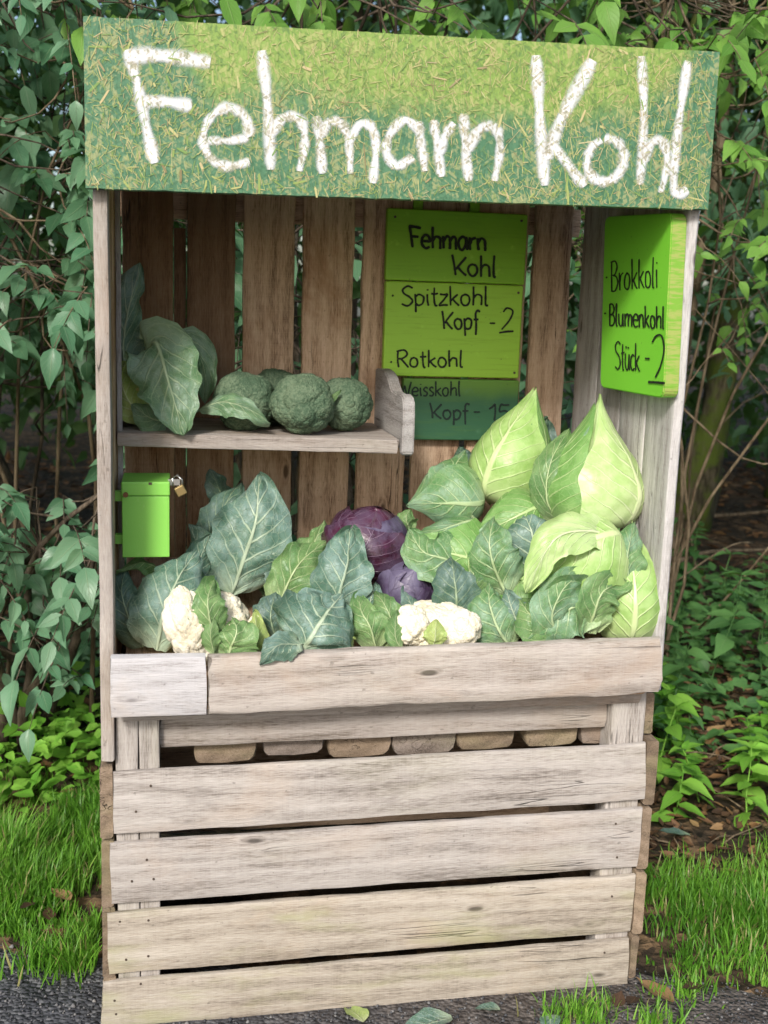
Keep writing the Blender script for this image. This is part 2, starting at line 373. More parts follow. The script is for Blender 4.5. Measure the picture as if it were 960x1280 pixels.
# ------------------------------------------------------------------ painted boards
def paint_board(name, ca, cb, zsplit, zsoft, axis=2, rough=.5, wear=.25, grain=True):
    """board coloured in two greens: ca above, cb below"""
    T = NT(name); tc = T.n('ShaderNodeTexCoord').outputs['Object']
    sx = T.n('ShaderNodeSeparateXYZ', {0: tc}); h = sx.outputs[axis]
    wv = T.noise(tc, 7.0, 4.0, .6); h = T.math('ADD', h, T.math('MULTIPLY', T.math('SUBTRACT', wv, .5), zsoft*1.6))
    col = T.mix(T.sstep(h, zsplit-zsoft, zsplit+zsoft), cb, ca)
    gr = T.noise(T.mapped(tc, (9, 9, 160)), 1.0, 4.0, .6); blot = T.noise(tc, 30.0, 3.0)
    col = T.mix(T.math('MULTIPLY', T.sstep(gr, .52, .75), wear), col, tuple(c*.6 for c in ca))
    col = T.mix(T.math('MULTIPLY', T.sstep(blot, .6, .8), wear), col, tuple(min(1, c*1.6+.05) for c in cb))
    dirt = T.sstep(T.noise(tc, 120.0, 2.0), .70, .78); col = T.mix(T.math('MULTIPLY', dirt, .45), col, (.05, .06, .03))
    b = T.bump(T.math('ADD', T.math('MULTIPLY', gr, .6), blot), .0009, .8)
    return T.done(T.bsdf(col, rough, b, .4))
LIME = (.25, .52, .015); 
# header: OSB painted lime over teal green
def osb_paint():
    T = NT('painted_strand_board'); tc = T.n('ShaderNodeTexCoord').outputs['Object']; sx = T.n('ShaderNodeSeparateXYZ', {0: tc})
    w = T.noise(tc, 3.2, 5.0, .6); e = T.math('ABSOLUTE', T.math('SUBTRACT', sx.outputs[0], .64))
    h = T.math('ADD', sx.outputs[2], T.math('MULTIPLY', T.math('SUBTRACT', w, .5), .22)); h = T.math('SUBTRACT', h, T.math('MULTIPLY', T.sstep(e, .40, .62), .26))
    lime = T.mix(T.noise(tc, 9.0), (.17, .30, .055), (.26, .37, .095)); teal = T.mix(T.noise(tc, 14.0), (.055, .165, .085), (.105, .23, .13))
    col = T.mix(T.sstep(h, 1.865, 1.945), teal, lime)
    fl = None
    for i, (rot, sc) in enumerate([(.5, 1), (-.6, 1.2), (1.35, .9), (1.75, 1.1)]):
        v = T.n('ShaderNodeTexVoronoi', {'Vector': T.mapped(T.mapped(tc, (1, 1, 1), (0, 0, 0), (0, rot, 0)), (34*sc, 1, 190*sc), (i*3.1, 0, i)), 'Scale': 1.0, 'Randomness': 1.0})
        c = T.n('ShaderNodeSeparateColor', {0: v.outputs['Color']}).outputs[1]; fl = c if fl is None else T.math('ADD', fl, c)
    col = T.mix(T.math('MULTIPLY', T.sstep(fl, 2.0, 2.9), .5), col, (.45, .42, .19)); col = T.mix(T.math('MULTIPLY', T.sstep(fl, 1.7, .9), .45), col, (.03, .10, .045))
    return T, tc, col, T.bump(fl, .0015, .8)
_T, _tc, _c, _b = osb_paint(); OSB = _T.done(_T.bsdf(_c, .55, _b, .35))
HY = -.032
hq = [PY(*p, HY) for p in ((104,20),(900,65),(885,262),(107,235))]
hz = np.mean([p[2] for p in hq])
hn = 60; V = []; F = []
for i in range(hn+1):
    s = i/hn; t = hq[0]*(1-s)+hq[1]*s; b = hq[3]*(1-s)+hq[2]*s
    e = vnoise((s*40, 0, 0), 1)*.0015; e2 = vnoise((s*40, 5, 0), 1)*.002
    V += [t+[0, 0, e], b+[0, 0, e2], b+[0, .030, e2], t+[0, .030, e]]
    if i:
        o = 4*(i-1); F += [(o, o+1, o+5, o+4), (o+1, o+2, o+6, o+5), (o+2, o+3, o+7, o+6), (o+3, o, o+4, o+7)]
F += [(3, 2, 1, 0), (4*hn, 4*hn+1, 4*hn+2, 4*hn+3)]
header = link('header_sign', mesh('header_sign', V, F, smooth=False), OSB, stall)
# loose strands standing proud of the paint: thin chips, some bare, some painted
def strand_mat():
    T = NT('bare_wood_strands'); r = T.n('ShaderNodeAttribute', attribute_name='rnd').outputs['Fac']
    tc = T.n('ShaderNodeTexCoord').outputs['Object']
    col = T.ramp(r, [(0, (.17, .29, .09)), (.25, (.28, .36, .11)), (.45, (.42, .43, .17)), (.65, (.50, .47, .22)), (.82, (.56, .44, .25)), (.94, (.20, .15, .08)), (1, (.64, .56, .34))])
    g = T.noise(T.mapped(tc, (150, 20, 150)), 1.0, 3.0); col = T.mix(T.math('MULTIPLY', g, .35), col, (.17, .24, .08))
    return T.done(T.bsdf(col, .7, T.bump(g, .0006), .3))
rs = np.random.RandomState(3); tv = []; Rm = []; Tm = []; rv = []
tv = np.array([(-.5, 0, -.35), (-.2, -.0, -.5), (.5, 0, -.2), (.42, 0, .5), (-.1, 0, .42), (-.46, 0, .3)]); tq = np.array([[0, 1, 4, 5], [1, 2, 3, 4]])
for k in range(6200):
    s, t = rs.rand(), rs.rand()
    dens = .35+.65*(vnoise((s*9, t*3, 1.2), 1.0)+.5) + (.25 if t > .85 or s < .06 or s > .93 else 0)
    if rs.rand() > dens: continue
    t = .012+t*.976; s = .006+s*.988
    p = (hq[0]*(1-s)+hq[1]*s)*(1-t)+(hq[3]*(1-s)+hq[2]*s)*t; L = rs.gamma(2.6, .0042)+.004; big_ = rs.rand() < .035; L *= 1.5 if big_ else 1; Wd = rs.uniform(.0007, .0018)*(3.2 if big_ else 1)
    a = rs.normal(0, 1.0) if rs.rand() < .5 else rs.normal(math.pi/2, .45); L = min(L, .9*2*min(s, 1-s)*1.2+.004, 1.5*min(t, 1-t)*.3+.01); c_, s_ = math.cos(a), math.sin(a)
    Rm.append([[c_*L, 0, -s_*Wd], [0, 1, 0], [s_*L, 0, c_*Wd]]); Tm.append(p+np.array([0, -.0005-.0015*rs.rand(), 0])); rv.append(rs.rand()**1.6)
me = instances('strand', tv, tq, np.zeros((6, 2)), np.array(Rm), np.array(Tm), np.array(rv)); 
tag(link('strand', me, strand_mat(), header), kind='stuff')

# ------------------------------------------------------------------ hand lettering
def paint_mat(name, col, soft, worn, bare=None):
    T = NT(name); uv = T.n('ShaderNodeUVMap').outputs[0]; sx = T.n('ShaderNodeSeparateXYZ', {0: uv}); tc = T.n('ShaderNodeTexCoord').outputs['Object']
    e = T.math('MULTIPLY', T.math('ABSOLUTE', T.math('SUBTRACT', sx.outputs[0], .5)), 2.0)
    n = T.noise(tc, 160.0, 3.0, .65); n2 = T.noise(T.mapped(tc, (55, 55, 90)), 1.0, 4.0, .7)
    if bare:
        fl = None
        for i, rot in enumerate((.6, -.7, 1.5)):
            q_ = T.n('ShaderNodeSeparateColor', {0: T.n('ShaderNodeTexVoronoi', {'Vector': T.mapped(T.mapped(tc, (1, 1, 1), (0, 0, 0), (0, rot, 0)), (60, 1, 260), (i*3.1, 0, i)), 'Scale': 1.0}).outputs['Color']}).outputs[1]
            fl = q_ if fl is None else T.math('ADD', fl, q_)
        n2 = T.math('ADD', T.math('MULTIPLY', T.math('DIVIDE', fl, 3.0), .55), T.math('MULTIPLY', T.noise(tc, 16.0, 3.0), .5))
    a = T.sstep(T.math('ADD', e, T.math('MULTIPLY', T.math('SUBTRACT', n, .5), .3)), 1.0, 1.0-soft)
    a = T.math('MULTIPLY', a, T.math('SUBTRACT', 1.0, T.math('MULTIPLY', T.sstep(n2, .54, .74), worn)))
    if bare: a = T.math('MULTIPLY', a, T.math('MULTIPLY_ADD', T.noise(T.mapped(tc, (12, 12, 30)), 1.0, 3.0), .55, .58), clamp=True)
    c = T.mix(T.math('MULTIPLY', T.sstep(n2, .48, .68), .7), col, bare) if bare else T.mix(T.math('MULTIPLY', n, .4), col, tuple(x*2 for x in col))
    sh = T.bsdf(c, .6, T.bump(n, .0005), .3)
    mx = T.n('ShaderNodeMixShader', {0: a, 1: T.n('ShaderNodeBsdfTransparent').outputs[0], 2: sh})
    return T.done(mx.outputs[0])
WHITE = paint_mat('white_brush_paint', (.72, .75, .78), .72, .50, (.55, .48, .33))
BLACK = paint_mat('black_marker_paint', (.012, .016, .012), .35, .25); DKGREEN = paint_mat('dark_marker_paint', (.012, .022, .02), .4, .35)
def smooth(pts, n=8):
    pts = [np.asarray(p, float) for p in pts]
    if len(pts) < 3: return [pts[0]+(pts[1]-pts[0])*i/6 for i in range(7)]
    P = [2*pts[0]-pts[1]]+pts+[2*pts[-1]-pts[-2]]; out = []
    for i in range(1, len(P)-2):
        a, b, c, d = P[i-1:i+3]
        for k in range(n):
            t = k/n; out.append(.5*((2*b)+(c-a)*t+(2*a-5*b+4*c-d)*t*t+(3*b-a-3*c+d)*t**3))
    return out+[pts[-1]]
wk = 1.0
class Letters:
    def __init__(s, place): s.V = []; s.F = []; s.U = []; s.place = place; s.k = 0
    def stroke(s, pts, w, jit=.12):
        q = smooth(pts); n = len(q); b = len(s.V); s.k += 1; sd_ = s.k*3.7
        for i, p in enumerate(q):
            t = nrm(q[min(i+1, n-1)]-q[max(i-1, 0)]); nn = np.array([-t[1], t[0]])
            ww = w*wk*.5*(1+jit*vnoise((i*.25, sd_, 0), 1)*2); 
            if i in (0, n-1): ww *= .72
            for v in (-1, -.5, 0, .5, 1):
                x = p+nn*v*ww; s.V.append(s.place(x[0], x[1], s.k)); s.U.append((v*.5+.5, i/max(1, n-1)))
            if i:
                for j in range(4): o = b+(i-1)*5+j; s.F.append((o, o+1, o+6, o+5))
    def flush(s, name='word'):
        s.build(s.par, s.mat, name); s.V = []; s.F = []; s.U = []
    def build(s, par, m, name='lettering'): return link(name, mesh(name, s.V, s.F, uv=s.U), m, par)
HS = []
def ell(cx, cy, rx, ry, a0=0, a1=380, tilt=0, n=11):
    return [(cx+rx*math.cos(math.radians(a0+(a1-a0)*i/n))+tilt*ry*math.sin(math.radians(a0+(a1-a0)*i/n)), cy+ry*math.sin(math.radians(a0+(a1-a0)*i/n))) for i in range(n+1)]
for pts, w in [([(159,62),(172,107),(181,150),(193,204)],17), ([(160,70),(200,69),(263,78)],21), ([(176,128),(205,127),(240,132)],19),
        ([(260,175),(285,176),(311,172)],13), ([(312,171),(306,146),(285,134),(263,147),(254,172),(262,196),(284,208),(312,202)],15),
        ([(327,63),(335,140),(338,212)],17), ([(337,168),(355,147),(375,150),(381,178),(374,214)],15),
        ([(395,145),(400,180),(403,217)],15), ([(400,170),(412,152),(428,156),(436,180),(438,217)],14), ([(436,178),(450,155),(465,160),(470,186),(466,229)],14),
        ([(524,162),(506,150),(488,167),(483,190),(496,207),(517,196)],14), ([(522,152),(525,170),(528,192),(531,214)],14),
        ([(542,150),(547,185),(552,221)],14), ([(550,192),(556,170),(568,154)],13), ([(580,142),(582,185),(586,226)],15), ([(584,188),(600,161),(619,160),(625,186),(618,226)],15),
        ([(670,69),(675,150),(681,232)],18), ([(741,75),(702,148),(684,198)],18), ([(688,178),(708,203),(731,233)],16), (ell(757,200,23,27,-100,250,-.1),15),
        ([(802,70),(805,150),(800,231)],14), ([(803,202),(815,178),(829,178),(834,205),(826,241)],14), ([(860,76),(849,150),(842,222),(847,243),(860,237)],14)]:
    HS.append((pts, w))
i_ = 0
for cnt in (3, 2, 2, 3, 2, 2, 2, 3, 1, 2, 1):          # strokes of each letter: F e h m a r n K o h l
    Lh = Letters(lambda x, y, k: PY(x, y, HY-.0016-.00005*k))
    for pts, w in HS[i_:i_+cnt]: Lh.stroke(pts, w*1.10, .25)
    i_ += cnt; Lh.build(header, WHITE, 'letter')

def arc(cx, cy, rx, ry, a0, a1, n=8): return [(cx+rx*math.cos(math.radians(a0+(a1-a0)*i/n)), cy+ry*math.sin(math.radians(a0+(a1-a0)*i/n))) for i in range(n+1)]
# a small handwriting: strokes in units of cap height, y up, (advance, strokes)
wk = .85
FONT = {
 'F': (.55, [[(.05,1),(.12,.5),(.18,0)],[(0,.98),(.3,.95),(.55,.92)],[(.1,.52),(.42,.52)]]),
 'K': (.60, [[(.02,1),(.10,.5),(.14,0)],[(.56,.92),(.3,.55),(.14,.28)],[(.22,.40),(.38,.18),(.54,0)]]),
 'S': (.55, [[(.5,.9),(.3,1),(.1,.85),(.15,.65),(.4,.45),(.48,.2),(.3,0),(.05,.08)]]),
 'R': (.58, [[(.08,1),(.08,.5),(.1,0)],[(.02,.96),(.35,1),(.48,.78),(.3,.55),(.1,.5)],[(.2,.5),(.38,.25),(.55,0)]]),
 'B': (.52, [[(.08,1),(.08,.5),(.08,0)],[(.02,.97),(.3,1),(.42,.78),(.28,.55),(.1,.53)],[(.12,.53),(.38,.48),(.46,.24),(.3,.02),(.02,0)]]),
 'W': (.80, [[(.0,1),(.12,.5),(.2,0),(.3,.35),(.38,.7),(.46,.3),(.54,0),(.66,.5),(.76,1)]]),
 'e': (.44, [[(.03,.3),(.2,.32),(.37,.34),(.33,.54),(.18,.6),(.04,.42),(.05,.15),(.2,0),(.38,.08)]]),
 'h': (.48, [[(.06,1.02),(.06,.5),(.06,0)],[(.06,.35),(.2,.56),(.36,.5),(.38,.25),(.38,0)]]),
 'm': (.68, [[(.05,.6),(.06,.3),(.07,0)],[(.07,.35),(.2,.58),(.31,.5),(.33,.2),(.33,0)],[(.33,.35),(.45,.58),(.57,.5),(.59,.2),(.59,0)]]),
 'a': (.46, [[(.36,.5),(.2,.6),(.04,.4),(.05,.12),(.2,0),(.34,.2),(.38,.58)],[(.37,.6),(.38,.25),(.42,0)]]),
 'r': (.36, [[(.05,.6),(.07,.3),(.08,0)],[(.08,.3),(.16,.5),(.32,.58)]]),
 'n': (.46, [[(.05,.6),(.06,.3),(.07,0)],[(.07,.35),(.2,.58),(.34,.5),(.36,.2),(.37,0)]]),
 'o': (.46, [arc(.2,.29,.17,.29,80,450)]),
 'l': (.22, [[(.08,1.05),(.06,.5),(.07,.05),(.16,0)]]),
 'p': (.46, [[(.05,.6),(.06,.1),(.07,-.35)],[(.06,.45),(.2,.6),(.37,.45),(.34,.12),(.18,0),(.07,.1)]]),
 'i': (.20, [[(.07,.6),(.08,.3),(.1,0)],[(.08,.80),(.085,.86)]]),
 't': (.32, [[(.14,.95),(.13,.4),(.16,.03),(.26,.0)],[(.0,.62),(.15,.62),(.29,.64)]]),
 'z': (.40, [[(.03,.58),(.2,.58),(.34,.58),(.2,.3),(.03,.02),(.2,.02),(.37,.03)]]),
 'k': (.44, [[(.06,1.02),(.06,.5),(.06,0)],[(.36,.58),(.2,.4),(.07,.26)],[(.14,.32),(.26,.15),(.4,0)]]),
 'f': (.34, [[(.34,.95),(.22,1.02),(.14,.85),(.14,.3),(.13,-.3)],[(.02,.55),(.15,.55),(.28,.57)]]),
 's': (.36, [[(.3,.52),(.18,.6),(.06,.48),(.15,.32),(.28,.2),(.2,.02),(.03,.05)]]),
 'u': (.46, [[(.05,.6),(.05,.2),(.16,0),(.3,.1),(.36,.58)],[(.36,.6),(.36,.25),(.4,0)]]),
 'U': (.46, [[(.05,.6),(.05,.2),(.16,0),(.3,.1),(.36,.58)],[(.36,.6),(.36,.25),(.4,0)],[(.1,.78),(.11,.86)],[(.28,.78),(.29,.86)]]),
 'c': (.38, [[(.33,.5),(.2,.6),(.05,.42),(.05,.15),(.18,0),(.34,.08)]]),
 '1': (.34, [[(.0,.72),(.14,.86),(.24,1),(.23,.5),(.22,0)]]),
 '5': (.5, [[(.42,.98),(.25,.98),(.1,.97),(.08,.6),(.28,.62),(.42,.4),(.34,.1),(.05,.02)]]),
}
def write(L, text, p0, p1, cap, w, slant=.0):
    if L.V: L.flush()
    p0, p1 = np.array(p0, float), np.array(p1, float); tot = sum(FONT[c][0] for c in text); d = (p1-p0)/tot; x = 0
    up = np.array([slant, -1.0])*cap
    for c in text:
        adv, st = FONT[c]
        for s in st: L.stroke([p0+d*(x+a+random.uniform(-.015, .015))+up*(b+random.uniform(-.02, .02)) for a, b in s], w)
        x += adv

RUST0 = NAIL
# price board on the back wall: two lime panels
BY = .600
def flat_board(name, pxs, Y, th, m, par, r=.004):
    q = [PY(*p, Y) for p in pxs]; x0 = (q[0][0]+q[3][0])/2; x1 = (q[1][0]+q[2][0])/2; z1 = (q[0][2]+q[1][2])/2; z0 = (q[2][2]+q[3][2])/2
    return bevelled(name, (x0, Y, z0), (x1, Y+th, z1), r, m, par)
zc = PY(570, 352, BY)[2]
PB1 = paint_board('lime_board_paint_shaded', (.23, .50, .03), (.35, .64, .06), zc, .012, wear=.3)  # darker green of the upper panel is the header's shade put into the colour
board = empty('price_board', PY(568, 472, BY+.02), 'lime green wooden price board listing Spitzkohl and Rotkohl on the back wall', 'price board')
flat_board('panel', [(484,262),(661,266),(655,354),(482,352)], BY, .024, PB1, board)
flat_board('panel', [(482,353),(655,355),(648,473),(479,470)], BY-.002, .026, PB1, board)
for px_ in (523, 594): flat_board('hanger', [(px_-6,243),(px_+6,243),(px_+6,266),(px_-6,266)], BY+.024, .008, PB1, board, .001)
for (px_, py_) in ((494,271),(652,276),(648,366),(488,463),(643,466)):
    m_ = MB(); p_ = PY(px_, py_, BY-.0022); m_.tube([p_+np.array([0, .006, 0]), p_-np.array([0, .0015, 0])], .0032, 8); m_.build('nail', RUST0, board, False)
La = Letters(lambda x, y, k: PY(x, y, BY-.0028-.00003*k)); La.par = board; La.mat = BLACK
write(La, 'Fehmarn', (511,309), (609,314), 27, 5.0); write(La, 'Kohl', (565,344), (622,347), 26, 4.2)
write(La, 'Spitzkohl', (500,382), (612,382), 24, 3.6); write(La, 'Kopf', (552,411), (600,412), 23, 3.8)
La.flush(); La.stroke([(612,404),(619,404)], 3); La.flush('dash'); La.stroke([(629,390),(634,385),(641,389),(637,400),(627,412)], 3.2); La.stroke([(624,416),(633,414.5),(642,414)], 3.6); La.flush('price')
write(La, 'Rotkohl', (495,459), (580,459), 21, 3.4); La.flush(); La.stroke([(490,369),(492,370)], 4); La.flush('bullet'); La.stroke([(488,452),(490,453)], 3.6); La.flush('bullet')
zl = PY(570, 490, BY)[2]
PB2 = paint_board('dark_green_board_paint', (.13, .28, .045), (.035, .12, .06), zl, .03, wear=.35)
board2 = empty('price_board', PY(568, 550, BY+.03), 'dark green price board for Weisskohl below the lime board', 'price board')
flat_board('panel', [(503,473),(650,475),(645,552),(503,549)], BY+.004, .026, PB2, board2)
Lb = Letters(lambda x, y, k: PY(x, y, BY+.0022-.00003*k)); Lb.par = board2; Lb.mat = DKGREEN
write(Lb, 'Weisskohl', (498,495), (577,495), 18, 2.9); write(Lb, 'Kopf', (537,523), (587,525), 20, 3.3); Lb.flush(); Lb.stroke([(592,515),(600,515)], 3); Lb.flush('dash')
write(Lb, '15', (611,526), (639,527), 21, 3.3); Lb.stroke([(622,531),(640,530)], 2.6); Lb.flush('price')
# price board on the right-hand wall, thick board with rounded corners
RX = 1.140
def right_board():
    q = [PX(*p, RX) for p in ((756,271),(840,266),(829,498),(750,484))]
    prof = []; ys = [q[i][1] for i in range(4)]; zs = [q[i][2] for i in range(4)]; rr = .022
    cs = [(ys[0], zs[0]), (ys[1], zs[1]), (ys[2], zs[2]), (ys[3], zs[3])]
    for i, (y, z) in enumerate(cs):
        py, pz = cs[i-1]; ny, nz = cs[(i+1) % 4]; a = nrm((py-y, pz-z)); b = nrm((ny-y, nz-z))
        for t in (0, .25, .5, .75, 1):
            p = np.array([y, z])+a*rr*(1-t)**2+b*rr*t**2; prof.append(p)
    n = len(prof); th = .034; V = [(RX, *p) for p in prof]+[(RX+th, *p) for p in prof]
    F = [tuple(range(n)), tuple(range(2*n-1, n-1, -1))]+[(i, n+i, n+(i+1) % n, (i+1) % n) for i in range(n)]
    import bmesh
    me = mesh('panel', V, F, smooth=False); bm = bmesh.new(); bm.from_mesh(me); bmesh.ops.bevel(bm, geom=bm.edges[:], offset=.0025, segments=2, affect='EDGES'); bm.to_mesh(me); bm.free()
    me.polygons.foreach_set('use_smooth', [False]*len(me.polygons)); return me
T = NT('bright_lime_paint'); tc = T.n('ShaderNodeTexCoord').outputs['Object']; nz_ = T.n('ShaderNodeSeparateXYZ', {0: T.n('ShaderNodeNewGeometry').outputs['True Normal']}).outputs[1]
g = T.noise(T.mapped(tc, (50, 20, 20)), 1.0, 4.0, .6); fc = T.mix(T.math('MULTIPLY', T.noise(tc, 5.0), .5), (.19, .62, .04), (.25, .68, .06))
fc = T.mix(T.math('MULTIPLY', T.sstep(T.noise(tc, 90.0, 2.0), .72, .78), .6), fc, (.04, .12, .02))
ed = T.mix(T.sstep(T.noise(T.mapped(tc, (30, 30, 200)), 1.0, 4.0), .4, .6), (.17, .36, .035), (.30, .36, .09))
RB = T.done(T.bsdf(T.mix(T.sstep(nz_, -.5, -.9), fc, ed), .45, T.bump(g, .0006, .6), .4))
board3 = empty('price_board', (RX+.03, .17, 1.36), 'bright lime green board for Brokkoli and Blumenkohl on the side wall', 'price board')
link('panel', right_board(), RB, board3)
Lc = Letters(lambda x, y, k: PX(x, y, RX-.0008-.00003*k)); Lc.par = board3; Lc.mat = BLACK
write(Lc, 'Brokkoli', (763,364), (823,359), 37, 2.6); write(Lc, 'Blumenkohl', (761,407), (831,411), 27, 2.8); write(Lc, 'StUck', (768,461), (800,464), 34, 2.4)
Lc.flush(); Lc.stroke([(806,448),(812,448.5)], 3.4); Lc.flush('dash'); Lc.stroke([(815,428),(820,420),(827,420),(830,436),(826,456),(819,472)], 3.0); Lc.stroke([(810,477.5),(820,478),(831,479)], 4.6); Lc.flush('price')
Lc.stroke([(757.5,346),(759,347.5)], 3.2); Lc.flush('bullet'); Lc.stroke([(755.5,391),(757,392.5)], 3.2); Lc.flush('bullet')

# cash box on the left side wall
cy = .17; q = [PY(*p, cy) for p in ((152,602),(213,602),(210,697),(152,697))]
T = NT('green_powder_coat'); tc = T.n('ShaderNodeTexCoord').outputs['Object']
GB = T.done(T.bsdf(T.mix(T.math('MULTIPLY', T.sstep(T.noise(T.mapped(tc, (60, 60, 25)), 1.0, 4.0, .7), .58, .72), .35), (.22, .56, .085), (.34, .58, .20)), .42, T.bump(T.noise(tc, 300.0, 2.0), .0003), .5))
T = NT('brass'); BR = T.done(T.bsdf((.30, .225, .10), .5, metal=.8)); T = NT('steel'); ST = T.done(T.bsdf((.45, .45, .44), .35, metal=.9))
T = NT('rust'); RU = T.done(T.bsdf((.20, .09, .04), .8))
box = empty('cash_box', (q[0][0], cy+.06, q[3][2]), 'small bright green metal cash box with a padlock on the left wall', 'cash box')
bx0, bx1, bz0, bz1 = q[0][0], q[1][0]-.002, q[3][2], q[0][2]
bevelled('body', (bx0, cy, bz0), (bx1, cy+.12, bz1-.031), .002, GB, box)
lid = bevelled('lid', (bx0-.001, cy-.003, bz1-.030), (bx1+.001, cy+.123, bz1), .003, GB, box)
b_ = MB(); b_.box((bx0+.055, cy-.0042, bz1-.006), (bx0+.062, cy-.0028, bz1-.001)); b_.build('slot', NAIL, lid, False)
b_ = MB(); b_.tube([(bx0+.008, cy+.004, bz1-.027), (bx0+.008, cy-.008, bz1-.027)], .0055, 10); b_.build('bolt', RU, box, False)
for z in (bz0+.035, bz1-.035): b_ = MB(); b_.box((.024, cy+.02, z-.01), (bx0+.004, cy+.04, z+.01)); b_.build('wall_bracket', GB, box, False)
pl = PY(223, 606, cy+.02)
b_ = MB(); b_.box((bx1-.003, cy+.015, bz1-.010), (bx1+.022, cy+.02, bz1+.003)); b_.build('hasp', ST, box, False)
me = bevelled('padlock', (-.011, -.007, -.022), (.011, .007, .0), .003, BR, None); me.parent = box
me.matrix_basis = Matrix.Translation(-box.location) @ Matrix.Translation((bx1+.018, cy+.0165, bz1-.012)) @ Matrix.Rotation(math.radians(-28), 4, 'Y')
PW[me.name] = Matrix.Translation((bx1+.018, cy+.0165, bz1-.012))
b_ = MB(); b_.tube([(bx1+.008, cy+.016, bz1-.012), (bx1+.006, cy+.016, bz1+.004), (bx1+.016, cy+.016, bz1+.012), (bx1+.026, cy+.016, bz1+.002), (bx1+.026, cy+.016, bz1-.012)], .0026, 8)
b_.build('shackle', ST, box)
# ================================================================== VEGETABLES
random.seed(11)
def veg_leaf_mat(name, base, base2, vein, nlat=7.0, vs_=1.0, rough=.44, bloom=None, transl=.13, spec=.45, fine_=1.0):
    """leaf with pale midrib and branching side veins laid out along the leaf's own UV"""
    T = NT(name); uv = T.n('ShaderNodeUVMap').outputs[0]; oi = T.n('ShaderNodeObjectInfo').outputs['Random']; tc = T.n('ShaderNodeTexCoord').outputs['Object']
    sx = T.n('ShaderNodeSeparateXYZ', {0: uv}); wv = T.math('SUBTRACT', T.noise(T.mapped(uv, (5, 7, 1)), 1.0, 2.0), .5)
    x = T.math('MULTIPLY', T.math('SUBTRACT', sx.outputs[0], .5), 2.0); ax = T.math('ABSOLUTE', T.math('ADD', x, T.math('MULTIPLY', wv, .05)))
    v = T.math('ADD', sx.outputs[1], T.math('MULTIPLY', wv, .05))
    wr = T.math('MULTIPLY_ADD', sx.outputs[1], -.085*vs_, .105*vs_)
    rib = T.sstep(T.math('DIVIDE', ax, wr), 1.0, .35)
    ph = T.math('SUBTRACT', T.math('MULTIPLY', v, nlat), T.math('MULTIPLY', T.math('POWER', ax, .85), nlat*.30))
    side = T.math('GREATER_THAN', x, 0.0); ph = T.math('ADD', ph, T.math('MULTIPLY', side, .42))
    fr = T.math('ABSOLUTE', T.math('SUBTRACT', T.math('FRACT', ph), .5))
    lw = T.math('MULTIPLY_ADD', ax, -.085*vs_, .125*vs_)
    lat = T.math('MULTIPLY', T.sstep(T.math('DIVIDE', fr, lw), 1.0, .3), T.math('MULTIPLY_ADD', ax, -.55, .85))
    vo = T.n('ShaderNodeTexVoronoi', {'Vector': T.mapped(uv, (13, 21, 1)), 'Scale': 1.0}, feature='DISTANCE_TO_EDGE').outputs['Distance']
    fine = T.math('MULTIPLY', T.sstep(vo, .06, .01), .34*fine_)
    ve = T.math('MAXIMUM', T.math('MAXIMUM', rib, lat), fine)
    n = T.noise(tc, 26.0, 4.0, .6); c = T.mix(T.sstep(n, .35, .65), base, base2)
    c = T.mix(T.math('MULTIPLY', oi, .35), c, tuple(q*.72 for q in base))
    if bloom: c = T.mix(T.math('MULTIPLY', T.sstep(T.noise(tc, 15.0, 5.0, .65), .42, .62), .85), c, bloom)
    c = T.mix(T.math('MULTIPLY', T.sstep(sx.outputs[1], .30, .0), .6), c, vein)
    c = T.mix(T.math('MULTIPLY', ve, .66), c, vein)
    spot = T.sstep(T.noise(tc, 85.0, 2.0), .73, .78); c = T.mix(T.math('MULTIPLY', spot, .35), c, tuple(q*.5 for q in base))
    h = T.math('SUBTRACT', T.math('MULTIPLY', ve, .7), T.math('MULTIPLY', n, .4))
    nb_ = T.bump(h, .0028, .95); p = T.bsdf(c, T.math('MULTIPLY_ADD', n, .25, rough-.12), nb_, spec)
    tr = T.n('ShaderNodeBsdfTranslucent', {'Color': T.mix(.5, c, (.30, .48, .06)), 'Normal': nb_}).outputs[0]
    return T.done(T.n('ShaderNodeMixShader', {0: transl, 1: p, 2: tr}).outputs[0])
L_BLUE = veg_leaf_mat('cauliflower_leaf_bluegreen', (.065, .145, .10), (.14, .25, .185), (.56, .66, .46), bloom=(.20, .31, .275))
L_GREEN = veg_leaf_mat('cauliflower_leaf_green', (.11, .235, .08), (.20, .34, .125), (.56, .66, .36))
L_DARK = veg_leaf_mat('cauliflower_leaf_dark', (.055, .12, .085), (.10, .19, .13), (.36, .46, .28), bloom=(.13, .21, .19))
L_PALE = veg_leaf_mat('pale_inner_leaf', (.36, .50, .14), (.48, .58, .20), (.72, .78, .46))
L_TEAL = veg_leaf_mat('pointed_cabbage_outer_leaf', (.10, .235, .085), (.185, .335, .135), (.54, .66, .36), bloom=(.215, .355, .235))
L_SHELF = veg_leaf_mat('shelf_leaf_green', (.105, .215, .105), (.17, .29, .15), (.48, .60, .36), bloom=(.21, .32, .23))
P_HEAD = veg_leaf_mat('pointed_cabbage_leaf', (.27, .46, .12), (.40, .58, .21), (.70, .80, .44), 9, 1.0, .38, transl=.12, fine_=.3)
P_HEAD2 = veg_leaf_mat('pointed_cabbage_pale_leaf', (.40, .58, .21), (.54, .69, .33), (.78, .85, .56), 9, 1.0, .38, transl=.12, fine_=.25)
P_GREEN = veg_leaf_mat('pointed_cabbage_green_leaf', (.14, .31, .075), (.23, .42, .13), (.58, .72, .34), 9, 1.0, .40, transl=.14, fine_=.5)
